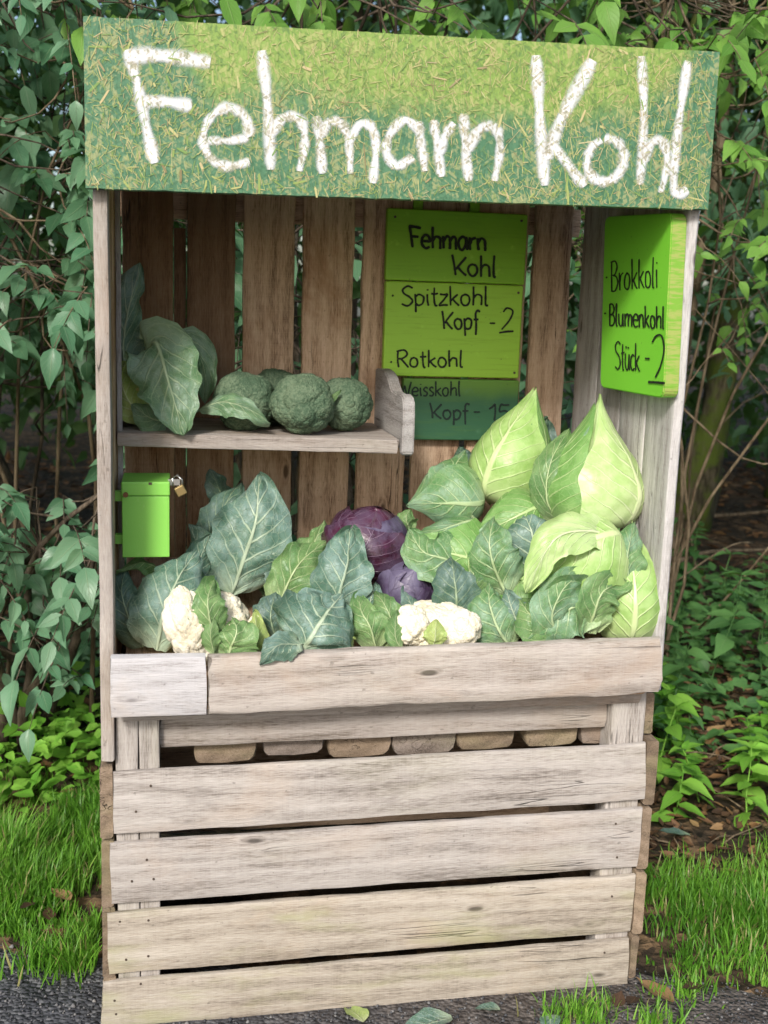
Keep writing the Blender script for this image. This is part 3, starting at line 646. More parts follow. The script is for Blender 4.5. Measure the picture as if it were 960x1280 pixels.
RED = veg_leaf_mat('red_cabbage_leaf', (.035, .006, .022), (.085, .012, .042), (.34, .24, .34), 7, .6, .28, bloom=(.095, .06, .105), transl=.02, spec=.6, fine_=.2)
RED2 = veg_leaf_mat('red_cabbage_bloom_leaf', (.05, .028, .07), (.10, .075, .145), (.18, .14, .22), 6, .4, .42, bloom=(.13, .115, .19), transl=.02, fine_=.2)
def curd_mat(name, a, b, rough, sss=.0):
    T = NT(name); tc = T.n('ShaderNodeTexCoord').outputs['Object']; n = T.noise(tc, 160.0, 3.0, .6); big = T.noise(tc, 14.0, 3.0)
    c = T.mix(T.sstep(T.math('ADD', T.math('MULTIPLY', n, .5), T.math('MULTIPLY', big, .5)), .4, .62), a, b)
    vo = T.n('ShaderNodeTexVoronoi', {'Vector': tc, 'Scale': 420.0}).outputs['Distance']
    return T.done(T.bsdf(c, rough, T.bump(T.math('SUBTRACT', n, vo), .0012, .9), .3))
CURD = curd_mat('cauliflower_curd', (.74, .67, .49), (.86, .81, .69), .6); CURD_Y = curd_mat('old_cauliflower_curd', (.50, .47, .14), (.62, .58, .26), .6)
BROC = curd_mat('broccoli_florets', (.055, .10, .058), (.135, .19, .118), .75)
T = NT('pale_stalk'); STALK = T.done(T.bsdf(T.mix(T.noise(T.n('ShaderNodeTexCoord').outputs['Object'], 30.0), (.42, .52, .25), (.58, .62, .40)), .55))

PROF = {'oval': lambda u: (.13 if u < .06 else .13+.87*math.sin(math.pi*min(1, (u-.06)/.94)**.80)**.72) if u < .5 else max(.0, math.sin(math.pi*((u-.06)/.94)**.80))**.72,
        'broad': lambda u: max(.16*(1-u), math.sin(math.pi*min(1, .03+.97*u)**.72)**.55) if u < 1 else .02,
        'long': lambda u: max(.13*(1-u), math.sin(math.pi*min(1, u)**1.05)**.85) if u < 1 else .015}
def leaf(par, mat, pts, hw, prof='oval', cup=.25, ruffle=.12, face=None, twist=0.0, seed=None, nu=34, nv=21, fold=0.0, name='leaf', curl=.55, over=False):
    """pts: [(px, py, Y)...] base -> tip along the midrib; hw: half width in photo pixels"""
    seed = random.random()*50 if seed is None else seed
    P3 = [PY(*p) if len(p) == 3 else p for p in pts]; W = 1.08*hw*depth_of(P3[len(P3)//2])/FPX
    sp = smooth(P3, 12); sp = np.array(sp); s_ = np.concatenate([[0], np.cumsum(np.linalg.norm(np.diff(sp, axis=0), axis=1))]); s_ /= s_[-1]
    face = nrm(face) if face is not None else nrm(CAM-P3[len(P3)//2]+np.array([0, 0, .5]))
    V = []; U = []; F = []; pf = PROF[prof]
    L = np.linalg.norm(np.diff(sp, axis=0), axis=1).sum()
    for i in range(nu+1):
        u = i/nu; c = np.array([np.interp(u, s_, sp[:, k]) for k in range(3)]); c2 = np.array([np.interp(min(1, u+.03), s_, sp[:, k]) for k in range(3)]); c1 = np.array([np.interp(max(0, u-.03), s_, sp[:, k]) for k in range(3)])
        t = nrm(c2-c1); S = nrm(np.cross(t, face)); N = np.cross(S, t)
        if twist: a = twist*(u-.4); S, N = S*math.cos(a)+N*math.sin(a), N*math.cos(a)-S*math.sin(a)
        w = W*pf(u)*(1+.07*vnoise((u*6, seed, 0), 1.4))
        for j in range(nv):
            tt = j/(nv-1)*2-1; v = math.copysign(abs(tt)**1.25, tt); av = abs(v)
            ph = 7*u-2.1*av**.85+(.42 if v > 0 else 0); lat = abs((ph % 1)-.5)*2
            h = -cup*W*av**1.7*(.6+.4*u)
            h += 1.5*ruffle*W*(av**2.2)*(math.sin(u*13+seed+(2.1 if v > 0 else 0))*.5+vnoise((u*5, v*1.3, seed), 1.6)*1.2)
            h += W*.085*(lat-.5)*min(1, av*4)*(1-av*.6) + W*.08*vnoise((u*9, v*4, seed+9), 1.3) + W*.16*vnoise((u*2.4, v*1.3, seed+31), 1.2)
            h += .006*math.exp(-(v*max(w, 1e-4)/.006)**2)*(1-u*.8)
            cz = max(0, av-.55)/.45; h += curl*W*cz*cz*(vnoise((u*2.6, 3 if v > 0 else -3, seed+21), 1.0)*1.5+.15)
            lob = 1+.05*av*math.sin(u*31+seed*2)+.05*av*vnoise((u*14, v, seed+4), 1)-(.08*av**3 if vnoise((u*7, 2 if v > 0 else 5, seed+13), 1.0) > .33 else 0)
            ang = fold*av
            V.append(c+S*(v*w*lob*math.cos(ang))+N*(h+abs(v)*w*math.sin(ang))); U.append((v*.5+.5, u))
    for p_ in V:                       # leaves stay behind the ledge board, or hang outside it
        if .6 < p_[2] < .848:
            if over and p_[1] < -.02: p_[1] = min(p_[1], -.0565)
            elif p_[1] < -.014: p_[1] = -.014+.15*(p_[1]+.014) if p_[1] > -.05 else -.018
    for i in range(nu):
        for j in range(nv-1): o = i*nv+j; F.append((o, o+1, o+nv+1, o+nv))
    me = mesh(name, V, F, uv=U); return link(name, me, mat, par)

def sphere_dirs(nl, nm):
    th = np.linspace(0, math.pi, nl+1); ph = np.linspace(0, 2*math.pi, nm, endpoint=False)
    D = np.stack([np.outer(np.sin(th), np.cos(ph)), np.outer(np.sin(th), np.sin(ph)), np.outer(np.cos(th), np.ones(nm))], -1).reshape(-1, 3)
    i, j = np.meshgrid(np.arange(nl), np.arange(nm), indexing='ij'); j2 = (j+1) % nm
    Q = np.stack([i*nm+j, (i+1)*nm+j, (i+1)*nm+j2, i*nm+j2], -1).reshape(-1, 4); return D, Q
def seeds(n, rs):
    k = np.arange(n)+.5; ph = np.arccos(1-2*k/n); th = math.pi*(1+5**.5)*k
    S = np.stack([np.cos(th)*np.sin(ph), np.sin(th)*np.sin(ph), np.cos(ph)], 1)+rs.normal(0, .55/math.sqrt(n), (n, 3)); return S/np.linalg.norm(S, axis=1, keepdims=True)
def floret(name, par, mat, c, R, axis=(0, 0, 1), sq=(1, 1, .85), lv=((24, .13), (250, .042), (1900, .018)), seed=0, res=(120, 190)):
    rs = np.random.RandomState(seed); D, Q = sphere_dirs(*res); r = np.full(len(D), 1-sum(a for _, a in lv)*.6)
    for n, a in lv:
        S = seeds(n, rs); sp_ = 2.05/math.sqrt(n); amp = rs.uniform(.65, 1.15, n)
        dm = np.concatenate([(lambda G: np.stack([G.max(1), G.argmax(1)], 1))(D[k:k+2500]@S.T) for k in range(0, len(D), 2500)])
        an = np.arccos(np.clip(dm[:, 0], -1, 1))/sp_; r += a*amp[dm[:, 1].astype(int)]*np.sqrt(np.clip(1-an**2, 0, 1))
    low = np.array([mnoise.noise(Vector(d*1.6+seed)) for d in D[::1]]) if len(D) < 60000 else 0
    r = r*(1+.07*low); V = D*r[:, None]*np.array(sq)*R
    q = Vector((0, 0, 1)).rotation_difference(Vector(axis)).to_matrix(); V = V@np.array(q).T+np.asarray(c)
    return link(name, fast_mesh(name, V, Q), mat, par)

def teardrop(u, u0=.33, p=1.25):
    if u < u0: return math.sqrt(max(0, 1-((u0-u)/u0)**2))*.999+.001
    t = (u-u0)/(1-u0); return max(.012, (1-t**1.30)*.50+.50*(math.cos(t**.92*math.pi)*.5+.5))
def head(par, mats, base, tip, R, seed=0, kind='point', leaves=6, phis=None, lift=.10, twist=.5, core=True):
    """tight head: solid core and overlapping wrapper leaves that follow it"""
    rs = np.random.RandomState(seed); base, tip = np.asarray(base, float), np.asarray(tip, float); ax = tip-base; H = np.linalg.norm(ax); ax /= H
    a = nrm(np.cross(ax, nrm(CAM-base))); b = np.cross(a, ax)                  # b roughly towards the camera
    rad = (lambda u: teardrop(u)) if kind == 'point' else (lambda u: max(.02, math.sin(math.pi*min(max(u, .012), .988))**.62))
    crk = .8 if kind == 'point' else .7
    bend = nrm(rs.normal(0, 1, 3))*H*.05
    def pt(u, ph, off):
        c = base+ax*(u*H)+bend*math.sin(math.pi*u); r = R*rad(u)*(1+.05*vnoise((math.cos(ph)*1.2, math.sin(ph)*1.2, u*2+seed), 1.2)+crk*(.030*vnoise((math.cos(ph)*3.2, math.sin(ph)*3.2, u*4.5+seed), 1.4)+.022*vnoise((math.cos(ph)*7, math.sin(ph)*7, u*7-seed), 1.5)))+off
        return c+(a*math.sin(ph)+b*math.cos(ph))*r
    if core:
        V = []; U = []; F = []; nu, nv = 30, 32
        for i in range(nu+1):
            for j in range(nv): ph = 2*math.pi*j/nv; V.append(pt(i/nu, ph, -.003)); U.append((((j*3/nv) % 1), i/nu))
        for i in range(nu):
            for j in range(nv): j2 = (j+1) % nv; F.append((i*nv+j, i*nv+j2, (i+1)*nv+j2, (i+1)*nv+j))
        F.append(tuple(range(nv))); F.append(tuple(nu*nv+j for j in range(nv))[::-1])
        link('heart', mesh('heart', V, F, uv=U), mats[0], par)
    phis = phis if phis is not None else [rs.uniform(-.4, .4)+k*2*math.pi/leaves*1.62 for k in range(leaves)]
    for k, ph0 in enumerate(phis):
        nu, nv = 34, 25; V = []; U = []; F = []; um = rs.uniform(.93, .992) if kind == 'point' else rs.uniform(.80, .97); half = rs.uniform(1.0, 1.35)
        tw = twist*rs.uniform(-1, 1); lf = lift*rs.uniform(.7, 1.3)*(1 if k == len(phis)-1 else .18); sdk = rs.rand()*40
        for i in range(nu+1):
            u = .005+i/nu*um
            for j in range(nv):
                v = j/(nv-1)*2-1; av = abs(v)
                ew = half*(1-.30*(i/nu)**3)*(1+.06*math.sin(i*.28+sdk)*av+.02*math.sin(i*.8+sdk)*av)
                off = (.0045*(k+1)+R*lf*(av**5)*(.3+.9*i/nu))*(.12+.88*min(1, rad(min(u, .99))*1.6))
                off += R*.035*vnoise((u*5, v*2, sdk), 1.5)*(.4+av)*min(1, rad(min(u, .99))*2)+R*.010*math.sin((u*9-av*2.5)*6.28)*min(1, 3*av)*min(1, rad(min(u, .99))*2)+R*.02*math.exp(-(v*9)**2)*(1-i/nu)
                uu = min(u+.03*av*av*math.sin(sdk+i*.35), .998)
                V.append(pt(uu, ph0+tw*u+v*ew, off)); U.append((v*.5+.5, i/nu))
        for i in range(nu):
            for j in range(nv-1): o = i*nv+j; F.append((o, o+1, o+nv+1, o+nv))
        link('leaf', mesh('leaf', V, F, uv=U), mats[1+k % (len(mats)-1)], par)
def S_(pxs, p): return pxs*depth_of(p)/FPX
def stalk(par, a, b, r):
    m = MB(); m.tube([a, (np.asarray(a)+b)/2, b], [r*.9, r, r*1.05], 12); return m.build('stalk', STALK, par)

# ---------------------------------------------------------------- on the shelf
SZ = 1.2425
c = PY(185, 488, .43); s1 = empty('cauliflower', (c[0], .43, SZ), 'yellowing cauliflower wrapped in drooping leaves on the shelf', 'cauliflower')
floret('curd', s1, CURD_Y, (c[0], .42, SZ+.075), .068, seed=2); stalk(s1, (c[0], .45, SZ+.003), (c[0], .44, SZ+.05), .025)
leaf(s1, L_SHELF, [(184,440,.38),(196,430,.33),(211,478,.275),(230,544,.245)], 41, 'broad', .30, .10)
leaf(s1, L_SHELF, [(200,520,.42),(222,460,.42),(236,428,.44),(255,460,.44),(256,505,.43)], 24, 'oval', .2, .15)
leaf(s1, L_PALE, [(190,522,.36),(163,505,.33),(150,470,.36),(158,452,.40)], 19, 'broad', .5, .1)
leaf(s1, L_SHELF, [(215,527,.36),(190,524,.31),(165,505,.30)], 18, 'oval', .3, .15)
leaf(s1, L_BLUE, [(172,500,.44),(154,440,.42),(160,385,.38),(176,329,.37)], 27, 'broad', .35, .10, face=(.45, -1, .25))
leaf(s1, L_SHELF, [(215,500,.50),(225,450,.50),(218,422,.49)], 15, 'oval', .3, .2)
lf = PY(292, 505, .35)
l1 = leaf(None, L_SHELF, [(246,514,.35),(278,503,.31),(308,511,.29),(338,529,.275)], 16, 'oval', .5, .12, face=(0, -1, .55), name='cabbage_leaf')
tag(l1, 'loose folded leaf lying on the shelf before the broccoli', 'leaf')
for i, (x, y, Y, r, lab) in enumerate([(306, 497, .40, 37, 'broccoli head on the shelf behind the loose folded leaf'), (379, 496, .34, 37.5, 'rounded broccoli head at the front edge of the shelf'),
        (348, 482, .52, 35, 'broccoli head at the back of the shelf behind the front one'), (432, 493, .42, 33, 'broccoli head on the shelf against the wavy end board')]):
    p = PY(x, y, Y); R = S_(r, p); R *= 1.06; b = empty('broccoli', (p[0], Y, SZ-.004), lab, 'broccoli', 'broccoli heads on the shelf')
    zc = SZ+R*.86; floret('florets', b, BROC, (p[0], Y, zc), R, (random.uniform(-.3, .3), -.5, 1), (1, 1, .92), ((17, .095), (170, .04), (3600, .028)), seed=20+i, res=(170, 260))
    stalk(b, (p[0], Y+.02, SZ-.006), (p[0], Y+.01, zc), R*.32)
    if i == 3:
        leaf(b, L_GREEN, [(405,520,.36),(415,500,.35),(427,487,.35)], 4, 'long', .3, .2)

# ---------------------------------------------------------------- cauliflowers in the tray
def cauli(label, c, r, sq=(1, 1, .8), mat=CURD, seed=0, axis=(0, -.4, 1)):
    p = PY(*c); R = S_(r, p); e = empty('cauliflower', (p[0], p[1], p[2]-R*.8), label, 'cauliflower')
    floret('curd', e, mat, p, R, axis, sq, seed=seed); return e, p, R
e, p, R = cauli('cauliflower with one broad grey green leaf beneath the cash box', (186, 762, .24), 34, seed=31)
stalk(e, p+[0, .03, -R*1.25], p+[0, .01, 0], .03)
leaf(e, L_BLUE, [(196,812,.13),(205,765,.11),(222,725,.13),(246,688,.20)], 41, 'broad', .25, .10)
leaf(e, L_DARK, [(178,808,.16),(160,770,.15),(152,738,.17),(158,708,.22)], 24, 'broad', .3, .12)
leaf(e, L_GREEN, [(205,722,.26),(180,704,.22),(145,714,.2)], 14, 'oval', .4, .2, face=(0, -.6, 1))
leaf(e, L_BLUE, [(215,790,.2),(236,740,.22),(238,700,.26)], 24, 'oval', .2, .1)
e, p, R = cauli('cauliflower hidden behind two tall upright blue green leaves', (296, 792, .36), 30, seed=32)
stalk(e, p+[0, .03, -R*1.2], p+[0, .01, 0], .03)
leaf(e, L_BLUE, [(288,752,.28),(304,700,.26),(320,650,.28),(325,592,.35)], 47, 'oval', .22, .07, face=(-.15, -1, .2))
leaf(e, L_DARK, [(262,725,.36),(266,670,.36),(285,625,.38),(303,602,.42)], 28, 'oval', .3, .14, face=(-.5, -.8, .1))
leaf(e, L_DARK, [(285,660,.44),(276,620,.44),(262,586,.45)], 18, 'oval', .3, .25, face=(.4, -1, .1))
leaf(e, L_BLUE, [(278,745,.30),(255,700,.31),(237,655,.36)], 26, 'oval', .3, .12, face=(-.6, -.8, .2))
leaf(e, L_DARK, [(300,740,.36),(312,690,.38),(308,640,.42)], 26, 'oval', .3, .15, face=(.3, -1, .1)); leaf(e, L_BLUE, [(250,760,.26),(246,715,.27),(262,668,.31)], 24, 'oval', .35, .15, face=(.2, -1, .2))
leaf(e, L_DARK, [(330,745,.34),(340,720,.33),(343,690,.36)], 20, 'oval', .3, .12)
e, p, R = cauli('cauliflower at the tray front with ragged white curd on its left', (264, 785, .09), 50, (1, .9, .86), seed=33, axis=(-.35, -.75, .6))
floret('curd_tuft', e, CURD, PY(234, 780, .03), S_(27, p), (-.22, -.15, 1), (1, .8, 1.75), ((14, .18), (90, .09), (700, .03)), seed=51, res=(90, 130))
floret('curd_tuft', e, CURD, PY(318, 790, .05), S_(12, p), (.1, -.1, 1), (.9, .8, 1.9), ((10, .18), (60, .09)), seed=52, res=(60, 80))
leaf(e, L_GREEN, [(272,806,.02),(262,775,-.005),(260,748,.0),(268,724,.06)], 23, 'broad', .35, .12)
leaf(e, L_GREEN, [(282,828,.0),(290,806,-.018),(296,788,-.012),(290,772,.02)], 31, 'broad', .4, .10)
leaf(e, L_PALE, [(318,826,.02),(321,795,.01),(318,762,.05)], 14, 'oval', .4, .15)
leaf(e, L_GREEN, [(268,818,-.005),(263,795,-.015),(268,772,-.006)], 11, 'oval', .4, .15)
stalk(e, p+[0, .05, -R*1.15], p+[0, .02, 0], .03)
e, p, R = cauli('cauliflower covered by a broad blue leaf overhanging the tray ledge', (392, 785, .17), 36, seed=34)
stalk(e, p+[0, .03, -R*1.2], p+[0, .01, 0], .03)
leaf(e, L_BLUE, [(372,826,-.012),(386,802,-.022),(404,772,-.01),(428,743,.06)], 55, 'broad', .22, .09, face=(-.1, -1, .45))
leaf(e, L_BLUE, [(378,806,-.01),(352,806,-.04),(338,815,-.058),(324,831,-.062)], 17, 'oval', .35, .12, face=(-.1, -1, .4), over=True)
leaf(e, L_BLUE, [(418,775,.08),(426,735,.085),(434,700,.11),(438,661,.17)], 36, 'broad', .22, .08, face=(.1, -1, .2))
leaf(e, L_GREEN, [(348,760,.22),(362,725,.21),(380,698,.23),(410,676,.28)], 26, 'broad', .3, .12)
leaf(e, L_GREEN, [(372,735,.30),(388,690,.30),(406,650,.34)], 22, 'oval', .4, .2, face=(-.5, -.8, .2))
leaf(e, L_DARK, [(352,745,.26),(350,705,.27),(358,672,.31)], 20, 'oval', .3, .2, face=(.3, -1, .2)); leaf(e, L_BLUE, [(455,790,.10),(462,755,.10),(470,728,.13)], 19, 'broad', .4, .15)
leaf(e, L_DARK, [(345,800,.08),(338,770,.08),(345,740,.12)], 22, 'oval', .3, .12)
e, p, R = cauli('small cauliflower tucked in green leaves before the red cabbages', (472, 784, .12), 30, seed=35)
leaf(e, L_GREEN, [(470,812,.04),(463,785,.03),(452,765,.05),(448,742,.10)], 21, 'broad', .35, .15)
leaf(e, L_GREEN, [(492,812,.04),(490,780,.04),(480,755,.06),(466,738,.12)], 17, 'broad', .35, .15)
leaf(e, L_PALE, [(440,812,.02),(432,802,.01),(428,790,.02)], 12, 'oval', .35, .2)
stalk(e, p+[0, .03, -R*1.3], p+[0, .01, 0], .03)
e, p, R = cauli('bright white cauliflower without wrapping leaves at the middle of the ledge', (546, 792, .07), 55, (1, .8, .66), seed=36, axis=(.05, -.55, .8))
floret('curd_tuft', e, CURD, PY(514, 783, .035), S_(25, p), (-.2, -1, .5), (1, 1, 1), ((16, .16), (110, .07), (800, .03)), seed=61, res=(90, 130))
floret('curd_tuft', e, CURD, PY(577, 786, .035), S_(24, p), (.2, -1, .5), (1, 1, .95), ((16, .16), (110, .07), (800, .03)), seed=62, res=(90, 130))
leaf(e, L_PALE, [(543,812,-.014),(544,796,-.02),(545,774,-.008)], 14, 'oval', .4, .12)
leaf(e, L_GREEN, [(503,814,.0),(494,795,.0),(496,762,.03)], 12, 'oval', .35, .15)
leaf(e, L_DARK, [(571,780,.10),(570,745,.09),(567,720,.10),(563,696,.13)], 29, 'broad', .25, .06, face=(0, -1, .2))
leaf(e, L_GREEN, [(590,760,.14),(592,720,.14),(588,680,.18)], 16, 'oval', .3, .15)
stalk(e, p+[0, .05, -R*1.0], p+[0, .02, 0], .03)
leaf(e, L_BLUE, [(523,800,.10),(520,770,.09),(512,752,.10),(506,738,.14)], 14, 'oval', .35, .15)
# ---------------------------------------------------------------- red cabbages
p = PY(462, 682, .30); R = S_(47, p); r1 = empty('red_cabbage', p-[0, 0, R], 'large glossy red cabbage with a peeling purple leaf', 'cabbage')
head(r1, [RED, RED, RED2, RED, RED2], p+[-.02, .02, -R*1.02], p+[.015, -.02, R*1.08], R, 5, 'round', phis=[2.6, 1.5, -1.2, .55, -.35], lift=.06)
p = PY(505, 735, .20); R = S_(31, p); r2 = empty('red_cabbage', p-[0, 0, R], 'smaller dusty violet red cabbage below the large one', 'cabbage')
head(r2, [RED2, RED2, RED2], p+[0, .03, -R*1.0], p+[.02, -.03, R*1.02], R, 8, 'round', phis=[2.2, -1.4, .7, -.3], lift=.09)
# ---------------------------------------------------------------- pointed cabbages
PT = 'pointed cabbages heaped in the tray'
def pointed(label, b, t, r, mats, seed, **kw):
    B, Tp = PY(*b), PY(*t); R = S_(r, B); e = empty('pointed_cabbage', B, label, 'cabbage', PT); head(e, mats, B, Tp, R, seed, **kw); return e
stackz = 0
e = pointed('green pointed cabbage with its tip before the dark price board', (616, 630, .36), (670, 484, .36), 41, [P_HEAD, P_GREEN, P_HEAD, P_GREEN, P_GREEN, P_HEAD], 3, phis=[3, -1.7, 1.7, .95, -.45], lift=.07, twist=.2)
leaf(e, L_DARK, [(660,605,.43),(676,570,.44),(684,520,.45)], 22, 'oval', .3, .25, face=(.3, -1, 0)); leaf(e, L_DARK, [(590,600,.45),(580,575,.46),(574,558,.47)], 14, 'oval', .3, .3)
e = pointed('largest pale pointed cabbage leaning on the right wall', (736, 664, .18), (749, 492, .20), 58, [P_HEAD2, P_HEAD, L_TEAL, P_GREEN, P_HEAD2], 4, phis=[2.9, -1.6, -1.05, 1.02], lift=.05, twist=.12)
leaf(e, L_GREEN, [(702,655,.18),(684,625,.16),(688,580,.17),(712,535,.22)], 21, 'broad', .45, .18, face=(-.5, -1, .2)); leaf(e, L_DARK, [(765,640,.30),(778,600,.32),(782,560,.34)], 12, 'oval', .3, .2)
e = pointed('pointed cabbage lying with its tip towards the red cabbage', (596, 616, .35), (508, 632, .30), 36, [L_TEAL, L_TEAL, L_TEAL], 6, phis=[2.6, -2.0, 1.4, -.4], lift=.07)
leaf(e, L_TEAL, [(592,648,.28),(572,618,.27),(566,590,.29),(583,561,.36)], 31, 'broad', .5, .12, face=(-.3, -1, .5))
e = pointed('pointed cabbage wedged under the green one, bright tip down left', (672, 636, .27), (583, 675, .20), 28, [P_GREEN, P_GREEN, P_GREEN], 7, phis=[2.6, -1.9, 1.5, .1], lift=.05)
e = pointed('dull green cabbage beside the red cabbages with rounded outer leaf', (592, 700, .26), (510, 668, .20), 43, [L_TEAL, L_TEAL, P_GREEN], 8, phis=[2.6, -1.9, 1.4, .2], lift=.08)
leaf(e, L_TEAL, [(588,716,.17),(560,700,.15),(530,690,.16),(510,660,.20)], 33, 'broad', .4, .1); leaf(e, L_GREEN, [(515,668,.30),(508,650,.29),(512,636,.30)], 14, 'oval', .4, .2)
leaf(e, P_GREEN, [(590,735,.16),(586,700,.15),(596,672,.18)], 16, 'oval', .4, .2)
e = pointed('cabbage in bluish outer leaves in the middle of the heap', (650, 795, .17), (655, 640, .24), 50, [P_GREEN, L_TEAL, P_GREEN], 9, phis=[2.6, -1.9, 1.7], lift=.06)
leaf(e, L_BLUE, [(662,740,.16),(668,695,.14),(662,655,.15),(650,632,.20)], 40, 'broad', .4, .08, face=(-.1, -1, .5)); leaf(e, L_TEAL, [(636,750,.13),(618,710,.12),(612,680,.13),(618,646,.18)], 34, 'broad', .4, .10, face=(-.4, -1, .3))
leaf(e, L_TEAL, [(640,812,.04),(622,785,.03),(612,755,.05),(612,728,.10)], 34, 'broad', .4, .10, face=(-.3, -1, .3)); leaf(e, L_BLUE, [(652,790,.05),(640,762,.04),(632,735,.08)], 22, 'oval', .5, .15)
leaf(e, L_GREEN, [(705,806,.02),(680,790,.0),(660,765,.02),(645,745,.07)], 26, 'broad', .4, .14)
e = pointed('bright lying pointed cabbage with whitish top below the largest one', (772, 684, .11), (648, 728, .07), 48, [P_HEAD2, P_HEAD, P_HEAD2], 10, phis=[2.6, -2.0, 1.6, -.7, .35], lift=.05)
leaf(e, P_HEAD2, [(775,672,.05),(735,664,.02),(692,676,.0),(656,742,.0)], 25, 'broad', .55, .08, face=(-.3, -1, .7)); leaf(e, L_GREEN, [(735,672,.08),(752,668,.06),(775,662,.06)], 12, 'oval', .3, .3, face=(0, -.5, 1))
e = pointed('pale cabbage standing in the right corner of the tray', (778, 806, .06), (790, 650, .10), 35, [P_HEAD2, P_HEAD2, P_HEAD], 12, phis=[2.8, -1.8, 1.7, .3], lift=.05)
leaf(e, L_TEAL, [(788,740,.03),(784,700,.02),(788,675,.04),(794,652,.07)], 22, 'broad', .4, .08, face=(-.3, -1, .1))
leaf(e, L_TEAL, [(748,760,.0),(720,758,-.012),(690,775,-.008),(655,800,.01)], 36, 'broad', .3, .16, face=(-.2, -1, .5)); leaf(e, L_GREEN, [(735,790,-.005),(742,765,-.02),(752,740,-.015),(778,728,.02)], 27, 'broad', -.4, .16, face=(.2, -1, .3))
leaf(e, L_TEAL, [(700,802,.0),(690,770,-.015),(705,735,-.01),(735,712,.02)], 26, 'broad', .4, .15, face=(-.2, -1, .3))
# ================================================================== GROUND
random.seed(21); RS = np.random.RandomState(21)
def edge_y(x):
    e = np.interp(x, [-12, -3, -.8, -.26, -.12, 0, .6, 1.2, 1.5, 2.2, 4, 14], [.9, .6, .42, .36, .26, .30, .12, .07, -.06, -.16, -.3, -.6])
    return float(e+.05*vnoise((x*3, 1, 0), 1.0)+.025*vnoise((x*13, 4, 0), 1.0))
def bump_z(x, y): return .03*mnoise.noise(Vector((x*.7, y*.7, 3)))*min(1, max(0, (y-.9)/1.5))+.012*mnoise.noise(Vector((x*4, y*4, 8)))*min(1, max(0, (y-.7)))
T = NT('forest_floor'); tc = T.n('ShaderNodeTexCoord').outputs['Object']
v1 = T.n('ShaderNodeTexVoronoi', {'Vector': T.mapped(tc, (14, 20, 1), rot=(0, 0, .5)), 'Scale': 1.0}); v2 = T.n('ShaderNodeTexVoronoi', {'Vector': T.mapped(tc, (26, 18, 1), rot=(0, 0, -.7)), 'Scale': 1.0})
c1 = T.n('ShaderNodeSeparateColor', {0: v1.outputs['Color']}).outputs[0]; c2 = T.n('ShaderNodeSeparateColor', {0: v2.outputs['Color']}).outputs[1]
col = T.ramp(T.math('MULTIPLY', T.math('ADD', c1, c2), .5), [(.1, (.022, .016, .010)), (.45, (.06, .042, .026)), (.7, (.13, .082, .045)), (.92, (.22, .145, .08))])
col = T.mix(T.sstep(T.noise(tc, 1.6, 4.0), .45, .62), col, (.035, .028, .018))
h = T.math('ADD', v1.outputs['Distance'], T.math('ADD', v2.outputs['Distance'], T.noise(tc, 40.0)))
FLOOR = T.done(T.bsdf(col, .9, T.bump(h, .02, .8), .2))
xs = np.concatenate([np.linspace(-90, -5, 12), np.linspace(-4.5, 8, 70), np.linspace(9, 90, 12)]); ys = np.concatenate([np.linspace(-60, -6, 8), np.linspace(-5, 10, 80), np.linspace(11, 120, 12)])
V = [(x, y, bump_z(x, y) if y > .7 else 0.0) for y in ys for x in xs]; nx = len(xs)
F = [(j*nx+i, j*nx+i+1, (j+1)*nx+i+1, (j+1)*nx+i) for j in range(len(ys)-1) for i in range(nx-1)]
tag(link('ground', mesh('ground', V, F), FLOOR), kind='structure')
T = NT('worn_asphalt'); tc = T.n('ShaderNodeTexCoord').outputs['Object']; sx = T.n('ShaderNodeSeparateXYZ', {0: tc}).outputs[0]
vo = T.n('ShaderNodeTexVoronoi', {'Vector': tc, 'Scale': 95.0}); cc = T.n('ShaderNodeSeparateColor', {0: vo.outputs['Color']}).outputs[0]; big = T.noise(tc, 9.0, 5.0, .65)
asp = T.mix(T.sstep(cc, .55, .95), T.mix(T.sstep(big, .4, .62), (.032, .034, .039), (.075, .078, .088)), (.135, .138, .145))
soil = T.mix(T.sstep(T.noise(tc, 30.0, 5.0, .7), .4, .65), (.06, .05, .044), (.16, .14, .125))
mxs = T.sstep(T.math('ADD', sx, T.math('MULTIPLY', T.math('SUBTRACT', big, .5), 1.2)), .1, 1.0)
hh = T.math('SUBTRACT', T.math('MULTIPLY', big, 1.5), vo.outputs['Distance'])
ASPH = T.done(T.bsdf(T.mix(mxs, asp, soil), T.math('MULTIPLY_ADD', cc, .3, .6), T.bump(hh, .008, .9), .35))
xe = np.concatenate([np.linspace(-12, -2, 14), np.linspace(-1.8, 3.4, 160), np.linspace(3.6, 14, 14)]); V = []; F = []
for i, x in enumerate(xe):
    e = edge_y(x); V += [(x, -14, .004), (x, -1.5, .004), (x, -.5, .004+.002*vnoise((x*8, 0, 0), 1)), (x, e-.05, .006+.004*vnoise((x*9, 2, 0), 1)), (x, e, -.004)]
    if i: o = (i-1)*5; F += [(o+k, o+5+k, o+6+k, o+1+k) for k in range(4)]
tag(link('path', mesh('path', V, F), ASPH), kind='structure')
